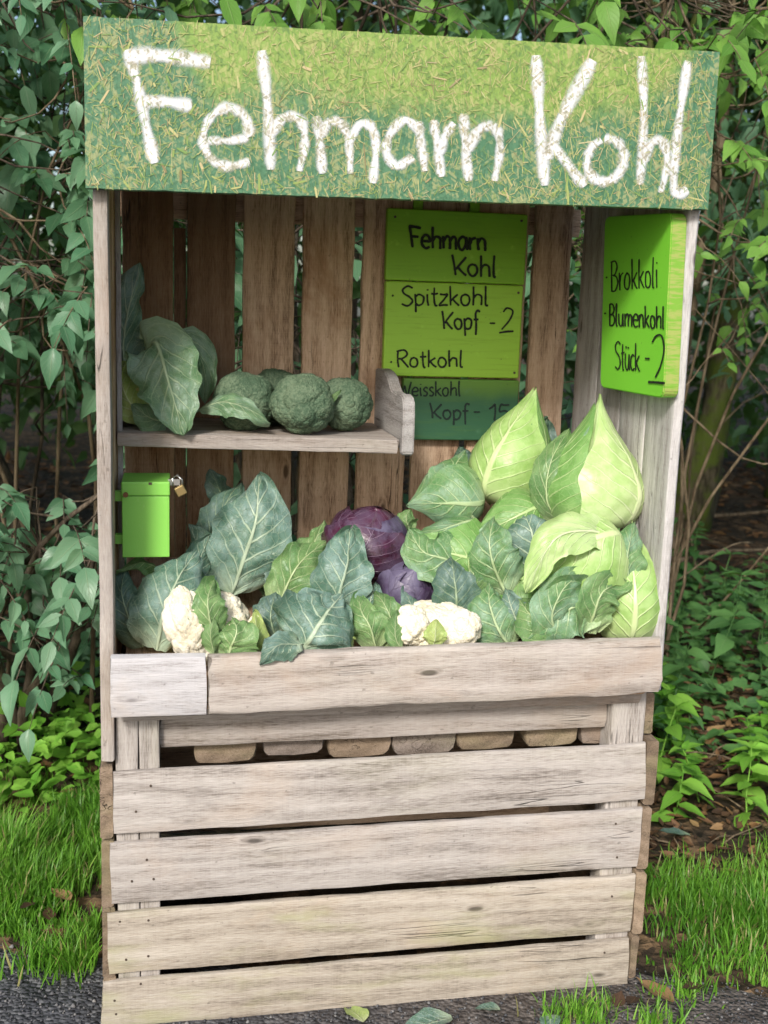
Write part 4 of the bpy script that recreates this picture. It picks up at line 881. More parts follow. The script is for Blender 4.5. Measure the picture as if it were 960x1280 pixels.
# gravel grit lying on the path
tv = np.array([(1,0,0),(-1,0,0),(0,1,0),(0,-1,0),(0,0,1),(0,0,-1)], float); tq3 = np.array([[0,2,4],[2,1,4],[1,3,4],[3,0,4],[2,0,5],[1,2,5],[3,1,5],[0,3,5]])
n = 5200; gx = RS.uniform(-.9, 1.9, n); gy = np.array([edge_y(x) for x in gx])-np.abs(RS.normal(0, .28, n))-.01; s = RS.gamma(3, .0008, n)+.001
ok = ~((gx > -.01) & (gx < 1.2) & (gy > -.005)); gx, gy, s = gx[ok], gy[ok], s[ok]; n = len(gx)
Rm = np.zeros((n, 3, 3)); a = RS.uniform(0, 6.3, n); Rm[:, 0, 0] = np.cos(a)*s; Rm[:, 0, 1] = -np.sin(a)*s*.8; Rm[:, 1, 0] = np.sin(a)*s; Rm[:, 1, 1] = np.cos(a)*s*.8; Rm[:, 2, 2] = s*.7
T = NT('grit'); r = T.n('ShaderNodeAttribute', attribute_name='rnd').outputs['Fac']; GR = T.done(T.bsdf(T.ramp(r, [(0, (.03, .032, .037)), (.7, (.085, .087, .094)), (1, (.20, .195, .19))]), .75))
tag(link('grit', instances('grit', tv, tq3, np.zeros((6, 2)), Rm, np.stack([gx, gy, np.full(n, .008)], 1)), GR), 'small loose grit scattered over the dark path', 'grit', kind='stuff')

# ================================================================== LEAVES AND GRASS
def plant_mat(name, a, b, vein, transl=.35, rough=.5, spec=.35):
    T = NT(name); uv = T.n('ShaderNodeUVMap').outputs[0]; sx = T.n('ShaderNodeSeparateXYZ', {0: uv}); r0 = T.n('ShaderNodeAttribute', attribute_name='rnd').outputs['Fac']
    r = T.math('FRACT', T.math('ADD', r0, T.n('ShaderNodeObjectInfo').outputs['Random']))
    x = T.math('ABSOLUTE', T.math('SUBTRACT', sx.outputs[0], .5)); rib = T.sstep(x, .035, .01)
    fr = T.math('ABSOLUTE', T.math('SUBTRACT', T.math('FRACT', T.math('SUBTRACT', T.math('MULTIPLY', sx.outputs[1], 7.0), T.math('MULTIPLY', x, 5.0))), .5)); lat = T.math('MULTIPLY', T.sstep(fr, .10, .03), .4)
    tc = T.n('ShaderNodeTexCoord').outputs['Object']; n = T.noise(T.n('ShaderNodeNewGeometry').outputs['Position'], 9.0, 3.0)
    c = T.mix(r, a, b); c = T.mix(T.math('MULTIPLY', T.sstep(n, .5, .75), .4), c, tuple(min(1, q*1.5) for q in b)); ve = T.math('MAXIMUM', rib, lat); c = T.mix(T.math('MULTIPLY', ve, .55), c, vein)
    nb_ = T.bump(ve, .002, .7); p = T.bsdf(c, rough, nb_, spec); tr = T.n('ShaderNodeBsdfTranslucent', {'Color': T.mix(.5, c, (.22, .42, .03))}).outputs[0]
    return T.done(T.n('ShaderNodeMixShader', {0: transl, 1: p, 2: tr}).outputs[0])
PL_SHRUB = plant_mat('shrub_leaf', (.055, .15, .075), (.13, .265, .145), (.21, .34, .18)); PL_BRIGHT = plant_mat('bright_leaf', (.09, .24, .035), (.20, .40, .07), (.30, .46, .14))
PL_NETTLE = plant_mat('nettle_leaf', (.045, .135, .04), (.11, .25, .07), (.17, .31, .11)); PL_COVER = plant_mat('ground_cover_leaf', (.13, .36, .035), (.28, .56, .08), (.30, .52, .12), .4)
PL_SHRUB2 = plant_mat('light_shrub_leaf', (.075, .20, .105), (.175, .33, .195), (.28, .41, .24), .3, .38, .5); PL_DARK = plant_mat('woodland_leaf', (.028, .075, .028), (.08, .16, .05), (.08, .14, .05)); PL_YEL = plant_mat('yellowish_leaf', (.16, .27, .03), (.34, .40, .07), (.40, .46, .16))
T = NT('grass_blade'); r = T.n('ShaderNodeAttribute', attribute_name='rnd').outputs['Fac']; sy = T.n('ShaderNodeSeparateXYZ', {0: T.n('ShaderNodeUVMap').outputs[0]}).outputs[1]
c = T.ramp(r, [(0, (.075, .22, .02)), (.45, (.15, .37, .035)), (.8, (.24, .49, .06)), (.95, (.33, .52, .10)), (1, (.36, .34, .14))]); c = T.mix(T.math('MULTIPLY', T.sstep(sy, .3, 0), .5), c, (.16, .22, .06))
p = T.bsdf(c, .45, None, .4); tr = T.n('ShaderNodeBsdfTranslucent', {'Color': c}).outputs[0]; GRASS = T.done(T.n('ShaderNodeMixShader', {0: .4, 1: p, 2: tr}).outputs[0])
T = NT('fallen_leaf'); r = T.math('FRACT', T.math('ADD', T.n('ShaderNodeAttribute', attribute_name='rnd').outputs['Fac'], T.n('ShaderNodeObjectInfo').outputs['Random']))
tc = T.n('ShaderNodeTexCoord').outputs['Object']; x = T.math('ABSOLUTE', T.math('SUBTRACT', T.n('ShaderNodeSeparateXYZ', {0: T.n('ShaderNodeUVMap').outputs[0]}).outputs[0], .5))
c = T.ramp(r, [(0, (.04, .022, .012)), (.4, (.10, .052, .024)), (.8, (.20, .10, .036)), (1, (.34, .22, .10))]); c = T.mix(T.math('MULTIPLY', T.noise(T.n('ShaderNodeNewGeometry').outputs['Position'], 70.0), .5), c, (.06, .035, .02))
DRY = T.done(T.bsdf(T.mix(T.sstep(x, .03, .008), c, (.10, .055, .03)), .7))
def bark_mat(name, a, b, moss=None):
    T = NT(name); tc = T.n('ShaderNodeTexCoord').outputs['Object']; n = T.noise(T.mapped(tc, (34, 34, 5)), 1.0, 5.0, .65); c = T.mix(T.sstep(n, .35, .65), a, b)
    if moss: c = T.mix(T.sstep(T.noise(tc, 5.0, 5.0, .6), .42, .6), c, moss)
    return T.done(T.bsdf(c, .85, T.bump(n, .012, .9), .2))
BARK = bark_mat('bark', (.045, .034, .025), (.14, .11, .08)); MOSS = bark_mat('mossy_bark', (.04, .035, .02), (.13, .11, .07), (.085, .12, .02)); TWIG = bark_mat('twig_bark', (.09, .065, .04), (.22, .17, .11))
def leaf_tpl(nu=6, wide=.30, fold=.22, droop=.25, tipp=1.0):
    V = []; U = []; Q = []; vs5 = (-1, -.5, 0, .5, 1)
    for i in range(nu+1):
        u = i/nu; w = wide*(math.sin(math.pi*min(.985, .02+u**.78))**(.85))*(1-.25*u*tipp)
        for v in vs5: V.append((v*w, u, fold*abs(v)*w-droop*u*u+.02*math.sin(u*17+v*2)*abs(v))); U.append((v*.5+.5, u))
    for i in range(nu):
        for j in range(4): o = i*5+j; Q.append((o, o+1, o+6, o+5))
    return np.array(V), np.array(Q), np.array(U)
LT = [leaf_tpl(6, .27, .2, .2), leaf_tpl(6, .30, .35, .38), leaf_tpl(6, .24, .1, .05), leaf_tpl(6, .31, .15, .5)]
LT2 = leaf_tpl(3, .29, .25, .25)
def frame(d, up, s):
    """matrix whose Y is the leaf direction and Z its upper face"""
    d = nrm(d); x = nrm(np.cross(d, up)); z = np.cross(x, d); return np.stack([x, d, z], 1)*s
class Foliage:
    def __init__(s): s.R = []; s.T = []
    def add(s, pos, d, up, size): s.R.append(frame(d, up, size)); s.T.append(np.asarray(pos, float))
    def spray(s, p, d, L, n, size, rs, up=(0, -.55, .8), spread=.9):
        """pinnate twig: paired leaves and one at the tip; returns the twig's line"""
        d = nrm(d); pts = []
        for k in range(6):
            t = k/5; pts.append(np.asarray(p)+d*L*t+np.array([0, 0, -.35*L*t*t]))
        side = nrm(np.cross(d, (0, 0, 1))); pairs = max(1, (n-1)//2)
        for k in range(pairs):
            t = .30+.62*k/pairs; i = min(4, int(t*5)); b = pts[i]+(pts[i+1]-pts[i])*(t*5-i); tg = nrm(pts[i+1]-pts[i])
            for sg in (-1, 1): s.add(b, tg*.75+side*sg*spread+np.array([0, 0, -.25])+rs.normal(0, .16, 3), np.array(up)+rs.normal(0, .38, 3), size*rs.uniform(.65, 1.1))
        s.add(pts[-1], nrm(pts[-1]-pts[-2])+rs.normal(0, .12, 3), np.array(up)+rs.normal(0, .35, 3), size*rs.uniform(.85, 1.2)); return pts
def visible(T):
    x, y = to_px(T); return (-20 < x < 980) and (-20 < y < 1300) and not (150 < x < 820 and y > 75) and depth_of(T) > .5
def place_foliage(thing, fo, mat, nobj, rs, crown='crown', tpl2=LT2):
    """the leaves that show largest are parts, the rest is the crown"""
    R, Tt = np.array(fo.R), np.array(fo.T); dist = np.array([depth_of(t) if visible(t) else 99 for t in Tt]); sz = np.linalg.norm(R[:, :, 1], axis=1)
    order = np.argsort(-(sz/dist)*(dist < 90)); pick = [i for i in order[:nobj] if dist[i] < 90]; rest = np.setdiff1d(np.arange(len(Tt)), pick)
    ms = []
    for k, (tv, tq, tu) in enumerate(LT): me = fast_mesh('leaf', tv, tq, tu); me.materials.append(mat); ms.append(me)
    off = np.array(thing.location)
    for i in pick:
        o = bpy.data.objects.new('leaf', ms[rs.randint(len(ms))]); COL.objects.link(o); o.parent = thing; m = Matrix.Identity(4)
        for a in range(3):
            for b in range(3): m[a][b] = R[i][a][b]
            m[a][3] = Tt[i][a]-off[a]
        o.matrix_basis = m
    if len(rest): tag(link(crown, instances(crown, *tpl2, R[rest], Tt[rest]), mat, thing), kind='stuff')
def curve(a, b, sag, rs, n=7, wob=.06):
    a, b = np.asarray(a, float), np.asarray(b, float); L = np.linalg.norm(b-a); o = rs.normal(0, wob*L, 3); o2 = rs.normal(0, wob*.5*L, 3)
    return [a+(b-a)*(k/(n-1))+(o+np.array([0, 0, sag*L]))*math.sin(math.pi*k/(n-1))+o2*math.sin(2*math.pi*k/(n-1)) for k in range(n)]

def shrub(name, label, cat, base, vol, stems, twigs, leaf_size, mat, seed, nobj, n_leaf=7, gap=None, out=(0, -.8, -.1), group=None, sr=.022):
    rs = np.random.RandomState(seed); th = empty(name, base, label, cat, group); fo = Foliage(); br = MB(); st = []
    (x0, x1), (y0, y1), (z0, z1) = vol
    for k in range(stems):
        tp = np.array([rs.uniform(x0, x1), rs.uniform(y0, y1), rs.uniform(z0+.5*(z1-z0), z1)]); pts = curve(np.array(base)+np.array([*rs.normal(0, .12, 2), -.03]), tp, .12, rs, 9)
        br.tube(pts, list(np.linspace(sr, sr*.28, 9)), 6); st += pts[2:]
    st = np.array(st)
    for k in range(twigs):
        p = np.array([rs.uniform(x0, x1), rs.uniform(y0, y1), rs.uniform(z0, z1)])
        if gap and gap(p, rs): continue
        d = np.array(out)+rs.normal(0, .55, 3); L = leaf_size*rs.uniform(1.6, 2.8); pts = fo.spray(p, d, L, n_leaf+rs.randint(-2, 2), leaf_size*rs.uniform(.55, 1.3), rs)
        q = st[np.argmin(np.linalg.norm(st-p, axis=1)+.3*rs.rand(len(st)))]; br.tube(curve(q, p, -.08, rs, 5)[:-1]+pts, list(np.linspace(.005, .0022, 4))+list(np.linspace(.0022, .0012, 6)), 5)
    br.build('branches', BARK if sr > .009 else TWIG, th); place_foliage(th, fo, mat, nobj, rs); return th

shrub('shrub', 'large leaved bluish green shrub growing beside the left wall of the stall', 'shrub', (-.75, 2.0, 0), ((-1.7, .15), (1.15, 2.3), (1.25, 2.95)), 14, 430, .088, PL_SHRUB, 3, 290,
      gap=lambda p, rs: p[1] < 1.5 and p[2] < 1.5 and rs.rand() < .3, sr=.010)
shrub('shrub', 'low shrub with drooping blue green leaves beside the cash box wall', 'shrub', (-.45, 1.5, 0), ((-1.2, .0), (.85, 1.5), (.42, .98)), 8, 150, .080, PL_SHRUB2, 4, 220, gap=lambda p, rs: p[2] < .6 and rs.rand() < .6)
shrub('shrub', 'second leafy shrub with lighter blue green leaves mixed into the left hedge', 'shrub', (-.4, 1.7, 0), ((-1.5, .1), (.95, 1.7), (1.35, 2.9)), 9, 230, .09, PL_SHRUB2, 13, 280, sr=.009)
shrub('shrub', 'dense green shrub showing through the gaps of the back boards', 'shrub', (.6, 1.7, 0), ((.0, 1.5), (1.15, 2.2), (.7, 1.95)), 9, 120, .11, PL_SHRUB, 5, 60)
shrub('overhanging_bush', 'leafy branches hanging above the painted header board', 'bush', (1.0, 2.7, 0), ((-.2, 2.2), (.75, 2.6), (2.18, 3.2)), 14, 210, .095, PL_BRIGHT, 6, 240, out=(0, -.7, -.35), sr=.012)
shrub('climbing_bush', 'thin bush with small bright leaves beside the right end of the header', 'bush', (2.15, 2.1, 0), ((1.4, 2.9), (1.0, 2.3), (1.35, 2.8)), 10, 210, .075, PL_BRIGHT, 7, 280, n_leaf=6, sr=.008)
# tangled bare stems to the right
rs = np.random.RandomState(9); tv_ = MB(); 
for k in range(28):
    a = np.array([rs.uniform(1.5, 4.2), rs.uniform(1.7, 3.8), rs.uniform(-.05, 2.4)]); 
    if k % 3 == 0: a[2] = -.04
    d = rs.normal(0, 1, 3)*np.array([.7, .3, .8]); b = a+nrm(d)*rs.uniform(.6, 1.8); b[2] = max(.15 if k % 3 else 1.2, b[2]); r = rs.uniform(.002, .007)
    tv_.tube(curve(a, b, rs.uniform(-.3, .3), rs, 9, .12), list(np.linspace(r, r*.5, 9)), 5)
for k in range(6):
    a = np.array([rs.uniform(2.2, 4.4), rs.uniform(2.6, 3.8), -.05]); b = a+np.array([rs.normal(0, .5), rs.normal(0, .3), rs.uniform(2.6, 3.6)]); tv_.tube(curve(a, b, 0, rs, 10, .06), list(np.linspace(.009, .004, 10)), 6)
vine = empty('vine_thicket', (2.6, 2.6, 0), 'tangle of bare climbing stems in front of the mossy trunks', 'vines'); tag(tv_.build('stems', TWIG, vine), kind='stuff')
# ================================================================== TREES
def tree(label, base, top, r, mat, seed, crown_c, crown_r, nleaf, lmat, lsz=.13, limbs=7, group='mossy trees of the wood'):
    rs = np.random.RandomState(seed); th = empty('tree', base, label, 'tree', group); m = MB(); pts = curve(np.array(base)+np.array([0, 0, -.1]), top, 0, rs, 12, .03); m.tube(pts, [r*(1.5-.25*i) if i < 2 else r*(1-.06*i) for i in range(12)], 11, wob=.35)
    m.build('trunk', mat, th); lb = MB(); fo = Foliage(); cc = np.array(crown_c); cr = np.array(crown_r)
    for k in range(limbs):
        e = cc+rs.normal(0, .45, 3)*cr; q = pts[rs.randint(6, 11)]; l = curve(q, e, .1, rs, 7); lb.tube(l, list(np.linspace(r*.4, r*.08, 7)), 6)
    lb.build('limbs', mat, th)
    nc = 26; cl = cc+rs.normal(0, .5, (nc, 3))*cr
    for k in range(nleaf):
        p = cl[rs.randint(nc)]+rs.normal(0, .20, 3)*cr; fo.add(p, rs.normal(0, 1, 3)+[0, 0, -.5], rs.normal(0, .6, 3)+[0, -.3, .8], lsz*rs.uniform(.6, 1.3))
    place_foliage(th, fo, lmat, 0, rs)
TR = [('leaning mossy trunk behind the right side wall', (2.35, 3.4, 0), (3.0, 3.9, 3.2), .085, MOSS), ('slim pale barked trunk beside the leaning mossy one', (2.9, 3.5, 0), (3.05, 3.7, 3.4), .045, TWIG),
      ('thick mossy trunk deeper in the wood on the right', (3.75, 5.2, 0), (4.1, 5.4, 4.2), .13, MOSS), ('dark trunk deep in the wood right of the stall', (4.3, 7.6, 0), (4.2, 7.8, 4.6), .14, BARK),
      ('dark forked trunk behind the left shrub', (-1.0, 4.2, 0), (-1.5, 4.6, 3.6), .13, BARK), ('slanting dark trunk low behind the left shrub', (-.2, 3.1, 0), (-1.4, 3.4, 2.2), .09, BARK),
      ('upright trunk in the wood behind the stall', (1.2, 4.6, 0), (1.1, 4.8, 4.0), .12, BARK), ('slim trunk at the far right edge of the wood', (5.2, 6.4, 0), (5.4, 6.6, 4.4), .08, MOSS)]
for i, (lab, b, t, r, m) in enumerate(TR):
    tree(lab, b, t, r, m, 40+i, (b[0]+(t[0]-b[0])*1.1, b[1]+.4, 4.4 if i != 5 else 2.9), (1.5, 1.1, 1.0) if i != 5 else (.8, .6, .5), 1700, PL_DARK if i % 2 else PL_SHRUB)
# far wood
rs = np.random.RandomState(77); n = 52000; k = rs.randint(0, 230, n); cx_ = np.stack([rs.uniform(-9, 15, 230), rs.uniform(7.5, 14, 230), rs.uniform(.2, 8.5, 230)], 1)
# (mass of leaves that reads as one)
Tt = cx_[k]+rs.normal(0, 1, (n, 3))*np.array([.75, .6, .6]); Tt[:, 2] = np.abs(Tt[:, 2])+.05; d = rs.normal(0, 1, (n, 3)); up = rs.normal(0, .7, (n, 3))+np.array([0, -.5, .8])
d /= np.linalg.norm(d, axis=1, keepdims=True); x = np.cross(d, up); x /= np.linalg.norm(x, axis=1, keepdims=True); z = np.cross(x, d); s = rs.uniform(.10, .24, n)[:, None, None]
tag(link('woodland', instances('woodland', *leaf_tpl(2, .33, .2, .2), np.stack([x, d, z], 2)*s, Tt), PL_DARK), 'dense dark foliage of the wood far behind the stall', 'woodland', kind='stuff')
# fallen branches on the wood floor
for i, (a, b, r, lab) in enumerate([((2.6, 3.3, .03), (3.9, 4.1, .10), .016, 'pale fallen branch lying on the wood floor right of the stall'), ((2.15, 2.5, .03), (2.9, 2.35, .05), .010, 'thin bent stick on the leaf litter near the nettles'), ((3.0, 5.0, .04), (4.6, 5.3, .12), .022, 'long fallen branch further back on the leaf litter')]):
    m = MB(); m.tube(curve(a, b, .03, np.random.RandomState(60+i), 9, .04), list(np.linspace(r, r*.5, 9)), 7, wob=.3); tag(m.build('fallen_branch', TWIG), lab, 'branch')
# ================================================================== LOW PLANTS
def nettle(seed, h, mat):
    rs = np.random.RandomState(seed); pts = curve((0, 0, -.03), (rs.normal(0, .05), rs.normal(0, .05), h), 0, rs, 8, .05); fo = Foliage()
    for k in range(1, 8):
        for sg in (0, 1):
            a = k*1.57+sg*math.pi+rs.normal(0, .2); fo.add(pts[k], (math.cos(a), math.sin(a), -.15+.06*k), (0, -.25, 1)+rs.normal(0, .2, 3), (.075+.035*math.sin(k*.45))*rs.uniform(.85, 1.2))
    a = rs.rand()*6; fo.add(pts[-1], (math.cos(a), math.sin(a), .5), (0, -.3, 1), .05); return pts, fo
def make_plant(name, label, group, seed, h, mat):
    pts, fo = nettle(seed, h, mat); th = empty(name, (0, 0, 0), label, 'plant', group); m = MB(); m.tube(pts, list(np.linspace(.0035, .0015, 8)), 5); m.build('stem', mat, th); place = []
    ms = [fast_mesh('leaf', *t) for t in LT]
    for me in ms: me.materials.append(mat)
    for R, t in zip(fo.R, fo.T):
        o = bpy.data.objects.new('leaf', ms[len(place) % 4]); COL.objects.link(o); o.parent = th; mm = Matrix.Identity(4)
        for a in range(3):
            for b in range(3): mm[a][b] = R[a][b]
            mm[a][3] = t[a]
        o.matrix_basis = mm; place.append(o)
    return th
def copy_thing(o, loc, rz, s):
    c = o.copy(); COL.objects.link(c); c.location = loc; c.rotation_euler = (0, 0, rz); c.scale = (s, s, s)
    for ch in o.children: d = ch.copy(); COL.objects.link(d); d.parent = c
    return c
def scatter(name, label, group, mat, hs, spots, seed):
    rs = np.random.RandomState(seed); pro = [make_plant(name, label, group, seed+i, h, mat) for i, h in enumerate(hs)]
    for i, (x, y) in enumerate(spots):
        z = bump_z(x, y); o = pro[i] if i < len(pro) else None
        if o is not None: o.location = (x, y, z); o.rotation_euler = (0, 0, rs.rand()*6)
        else: copy_thing(pro[i % len(pro)], (x, y, z), rs.rand()*6.28, rs.uniform(.75, 1.2))
rs = np.random.RandomState(5)
scatter('nettle', 'dark green leafy nettle on the wood floor right of the stall', 'nettles right of the stall', PL_NETTLE, (.42, .50, .33), [(rs.uniform(1.32, 2.9), 1.25+rs.uniform(0, 1.9)) for _ in range(60)], 70)
scatter('herb', 'short bright yellow green herb at the edge of the grass', 'bright herbs by the grass', PL_COVER, (.17, .22), [(1.42, 1.05), (1.33, 1.2), (1.62, 1.15), (1.95, 1.3), (2.1, 1.12), (1.86, 1.45), (1.5, 1.38), (1.28, 1.0), (2.25, 1.4), (2.05, 1.6), (1.35, .82), (1.55, .95), (1.8, .88), (1.7, 1.02), (2.0, .98), (1.45, .68), (2.15, .86), (1.9, .72), (1.62, .78), (1.3, .6)], 80)
# left ground cover and other low leaves: nobody could count them
def cover(name, label, mat, n, xr, yr, zr, sz, seed):
    rs = np.random.RandomState(seed); T_ = np.stack([rs.uniform(*xr, n), rs.uniform(*yr, n), rs.uniform(*zr, n)], 1); hmod = np.array([.45+.8*(mnoise.noise(Vector((p[0]*3.5, p[1]*3.5, seed)))+.3) for p in T_]); T_[:, 2] *= np.clip(hmod, .2, 1.3); T_[:, 2] += np.array([bump_z(p[0], p[1]) for p in T_])
    R_ = np.array([frame(rs.normal(0, 1, 3)*[1, 1, .35], np.array([0, -.35, 1])+rs.normal(0, .28, 3), sz*rs.uniform(.6, 1.3)) for _ in range(n)])
    return tag(link(name, instances(name, *leaf_tpl(4, .36, .25, .2), R_, T_), mat), label, 'ground cover', kind='stuff')
cover('ground_cover', 'bright green leafy ground cover left of the stall behind the grass', PL_COVER, 2600, (-2.2, .05), (1.05, 1.9), (.02, .24), .055, 8)
cover('ground_cover', 'low dark green herbs on the wood floor right of the stall', PL_NETTLE, 3200, (1.2, 4.2), (1.2, 3.8), (.01, .16), .06, 9)
def thicket(label, n, xr, yr, zr, sz, seed, mat):
    rs = np.random.RandomState(seed); nc = n//160; C_ = np.stack([rs.uniform(*xr, nc), rs.uniform(*yr, nc), rs.uniform(*zr, nc)], 1); T_ = C_[rs.randint(0, nc, n)]+rs.normal(0, .26, (n, 3)); T_[:, 2] = np.maximum(T_[:, 2], .05)
    R_ = np.array([frame(rs.normal(0, 1, 3)+[0, -.3, -.4], np.array([0, -.5, .8])+rs.normal(0, .5, 3), sz*rs.uniform(.6, 1.3)) for _ in range(n)])
    return tag(link('thicket', instances('thicket', *LT2, R_, T_), mat), label, 'thicket', kind='stuff')
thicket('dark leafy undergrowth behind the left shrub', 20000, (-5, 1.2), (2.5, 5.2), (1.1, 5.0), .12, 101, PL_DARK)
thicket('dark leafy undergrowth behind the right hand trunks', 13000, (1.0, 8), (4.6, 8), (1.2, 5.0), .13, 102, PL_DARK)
thicket('green leafy undergrowth among the right hand trunks', 5000, (1.6, 5.5), (2.6, 4.4), (1.3, 4.0), .10, 103, PL_SHRUB)
cover('ground_cover', 'dark leaves under the shrubs behind the stall', PL_SHRUB, 2200, (-2.6, 1.3), (1.8, 4.0), (.02, .45), .09, 10)
n = 7000; rs = np.random.RandomState(12); T_ = np.stack([rs.uniform(-3.5, 7, n), rs.uniform(.9, 8.5, n), rs.uniform(.004, .02, n)], 1); T_[:, 2] += np.array([bump_z(p[0], p[1]) for p in T_]); R_ = np.array([frame(rs.normal(0, 1, 3)*[1, 1, .12], np.array([0, 0, 1])+rs.normal(0, .3, 3), rs.uniform(.045, .095)) for _ in range(n)])
tag(link('leaf_litter', instances('leaf_litter', *leaf_tpl(3, .33, .3, -.15), R_, T_), DRY), 'brown leaf litter covering the wood floor', 'leaf litter', kind='stuff')
n = 3200; rs = np.random.RandomState(14); T_ = np.stack([rs.uniform(1.22, 3.4, n), rs.uniform(.45, 2.2, n), rs.uniform(.004, .022, n)], 1); T_[:, 2] += np.array([bump_z(p[0], p[1]) for p in T_]); R_ = np.array([frame(rs.normal(0, 1, 3)*[1, 1, .15], np.array([0, 0, 1])+rs.normal(0, .35, 3), rs.uniform(.02, .06)) for _ in range(n)])
tag(link('leaf_litter', instances('leaf_litter', *leaf_tpl(3, .26, .3, -.15), R_, T_), DRY), 'small dry leaf scraps on the ground between grass and nettles', 'leaf litter', kind='stuff')
tw_ = MB(); rs = np.random.RandomState(15)
for k in range(130):
    a = np.array([rs.uniform(1.25, 3.6), rs.uniform(.6, 3.2), .012]); an = rs.uniform(0, 6.28); L = rs.uniform(.08, .38); b = a+np.array([math.cos(an)*L, math.sin(an)*L, rs.uniform(0, .04)]); a[2] += bump_z(a[0], a[1]); b[2] += bump_z(b[0], b[1])
    tw_.tube(curve(a, b, .04, rs, 5, .06), list(np.linspace(.0035, .0012, 5)), 5)
tag(tw_.build('twigs', TWIG), 'thin dry twigs strewn over the ground right of the stall', 'twigs', kind='stuff')
# grass
def blade_tpl():
    V = []; U = []; Q = []
    for i, (w, h, b) in enumerate([(1, 0, 0), (.95, .35, .04), (.75, .7, .16), (.4, .93, .34), (.05, 1.05, .52)]):
        V += [(-.5*w, b, h), (.5*w, b, h)]; U += [(0, h), (1, h)]
        if i: o = 2*i-2; Q.append((o, o+1, o+3, o+2))
    return np.array(V), np.array(Q), np.array(U)
def grass(name, label, pts, hs, seed):
    rs = np.random.RandomState(seed); n = len(pts); a = rs.uniform(0, 6.28, n); h = hs*rs.uniform(.55, 1.15, n); w = rs.uniform(.0024, .0058, n); bd = h*rs.uniform(.2, 1.4, n); R_ = np.zeros((n, 3, 3))
    R_[:, 0, 0] = np.cos(a)*w; R_[:, 1, 0] = np.sin(a)*w; R_[:, 0, 1] = -np.sin(a)*bd; R_[:, 1, 1] = np.cos(a)*bd; R_[:, 2, 2] = h; R_[:, 0, 2] = rs.normal(0, .18, n)*h; R_[:, 1, 2] = rs.normal(0, .18, n)*h
    T_ = np.array([(x, y, (bump_z(x, y) if y > .7 else 0)-.002) for x, y in pts]); patch_ = np.array([mnoise.noise(Vector((x*2.6, y*2.6, seed))) for x, y in pts])
    rn = np.clip(.45+.5*patch_+rs.normal(0, .20, n), 0, .93); rn[rs.rand(n) < .07] = 1.0
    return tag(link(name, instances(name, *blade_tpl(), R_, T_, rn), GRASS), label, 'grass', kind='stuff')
def field(n, x0, x1, y1, seed, hb):
    rs = np.random.RandomState(seed); P_ = []; H_ = []
    while len(P_) < n:
        x, y = rs.uniform(x0, x1), rs.uniform(-.4, y1); e = edge_y(x)+.02
        if y < e or (-.03 < x < 1.225 and y > -.02): continue
        g = mnoise.noise(Vector((x*3.1, y*3.1, seed+.5))); cl = mnoise.noise(Vector((x*9, y*9, seed+2)))
        if rs.rand() > .50+.9*g+.6*cl: continue
        if y > y1-.35 and rs.rand() < (y-y1+.35)/.35: continue
        P_.append((x, y)); H_.append(hb*(.72+.55*g+.3*cl)*min(1, .35+(y-e)*3.0))
    return P_, np.array(H_)
P_, H_ = field(15000, -.75, -.03, 1.35, 31, .135); grass('grass', 'lush green grass left of the crate', P_, H_, 31)
P_, H_ = field(9000, -2.6, -.75, 1.4, 33, .135); grass('grass', 'lush green grass further along the left verge', P_, H_, 33)
P_, H_ = field(7500, 1.225, 2.4, .62, 32, .095); grass('grass', 'green grass right of the crate before the wood', P_, H_, 32)
P_, H_ = field(7000, 2.4, 4.6, .9, 34, .115); grass('grass', 'green grass further along the right verge', P_, H_, 34)
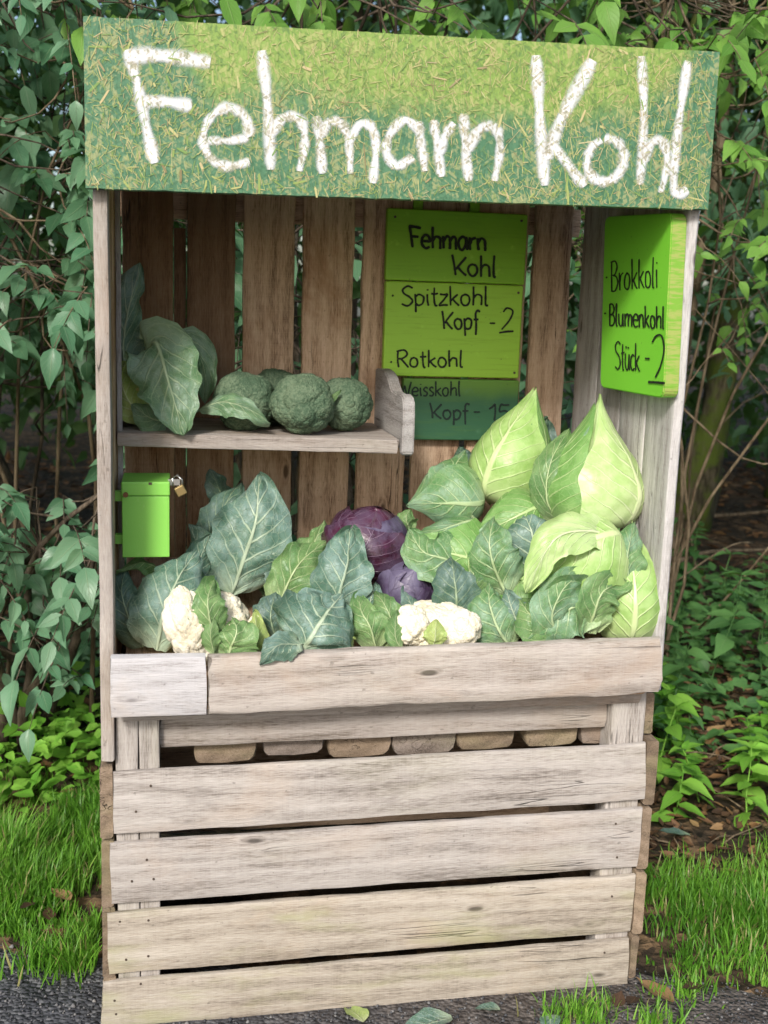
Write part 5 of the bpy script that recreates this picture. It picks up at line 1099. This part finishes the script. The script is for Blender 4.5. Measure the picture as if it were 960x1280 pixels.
for i, (x, y, n, rr, lab) in enumerate([(1.03, -.10, 260, .045, 'small grass tuft against the front of the crate'), (1.18, -.16, 90, .03, 'sparse grass tuft in the soil before the crate corner'), (1.30, -.05, 120, .05, 'grass tuft on the soil beside the crate corner'), (-.10, .24, 420, .06, 'rounded grass tuft at the edge of the dark path')]):
    rs = np.random.RandomState(90+i); pp = [(x+rs.normal(0, rr), y+rs.normal(0, rr*.5)) for _ in range(n)]; pp = [p for p in pp if not (-.03 < p[0] < 1.225 and p[1] > -.012)]
    grass('grass_tuft', lab, pp, np.full(len(pp), .05 if i < 3 else .085), 90+i)
# single fallen leaves and scraps
def ground_leaf(name, label, x, y, size, rz, mat, tpl=1, z=.010, tilt=.15, cat='leaf'):
    tv, tq, tu = leaf_tpl(8, .36, .3, -.18 if tpl == 1 else .12); me = fast_mesh(name, tv, tq, tu)
    o = link(name, me, mat, None, Matrix.Translation((x, y, z)) @ Matrix.Rotation(rz, 4, 'Z') @ Matrix.Rotation(tilt, 4, 'Y') @ Matrix.Scale(size, 4)); return tag(o, label, cat)
for (px_, py_, sz, rz, lab, z) in [(878,1232,.062,1.9,'orange brown fallen leaf at the edge of the right grass',.03), (842,1252,.095,.7,'large pale brown fallen leaf on the soil',.012), (795,1246,.05,2.4,'small brown leaf on the soil by the crate corner',.012), (770,1258,.05,-.6,'dry brown leaf beside the grass tuft',.012),
        (88,1125,.07,.9,'reddish brown leaf standing in the left grass',.05), (88,1172,.075,1.3,'curled brown leaf at the border of grass and path',.03), (42,1128,.05,2.6,'small brown leaf caught in the left grass',.05), (62,1150,.05,.2,'dull brown leaf low in the left grass',.03)]:
    p = on(px_, py_, 2, z); ground_leaf('fallen_leaf', lab, p[0], p[1], sz, rz, DRY, z=z)
p = on(560, 1275, 2, .01)
for (px_, py_, sz, rz, m, lab) in [(565,1272,.13,1.75,L_BLUE,'torn blue green cabbage leaf on the path before the crate'), (625,1262,.06,1.2,L_BLUE,'small blue green leaf scrap on the path'), (455,1277,.08,.4,L_PALE,'pale green leaf scrap lying against the bottom plank'), (688,1268,.07,2.8,L_BLUE,'narrow bluish leaf scrap beside the grass tuft')]:
    p = on(px_, py_, 2, .012); ground_leaf('leaf_scrap', lab, p[0], min(p[1], -.04), sz, rz, m, 2, z=.012)
p = on(862, 1052, 2, .03); ground_leaf('dark_leaf', 'dark bluish black withered leaf above the right grass', p[0], p[1], .10, 1.5, L_DARK, z=.05)
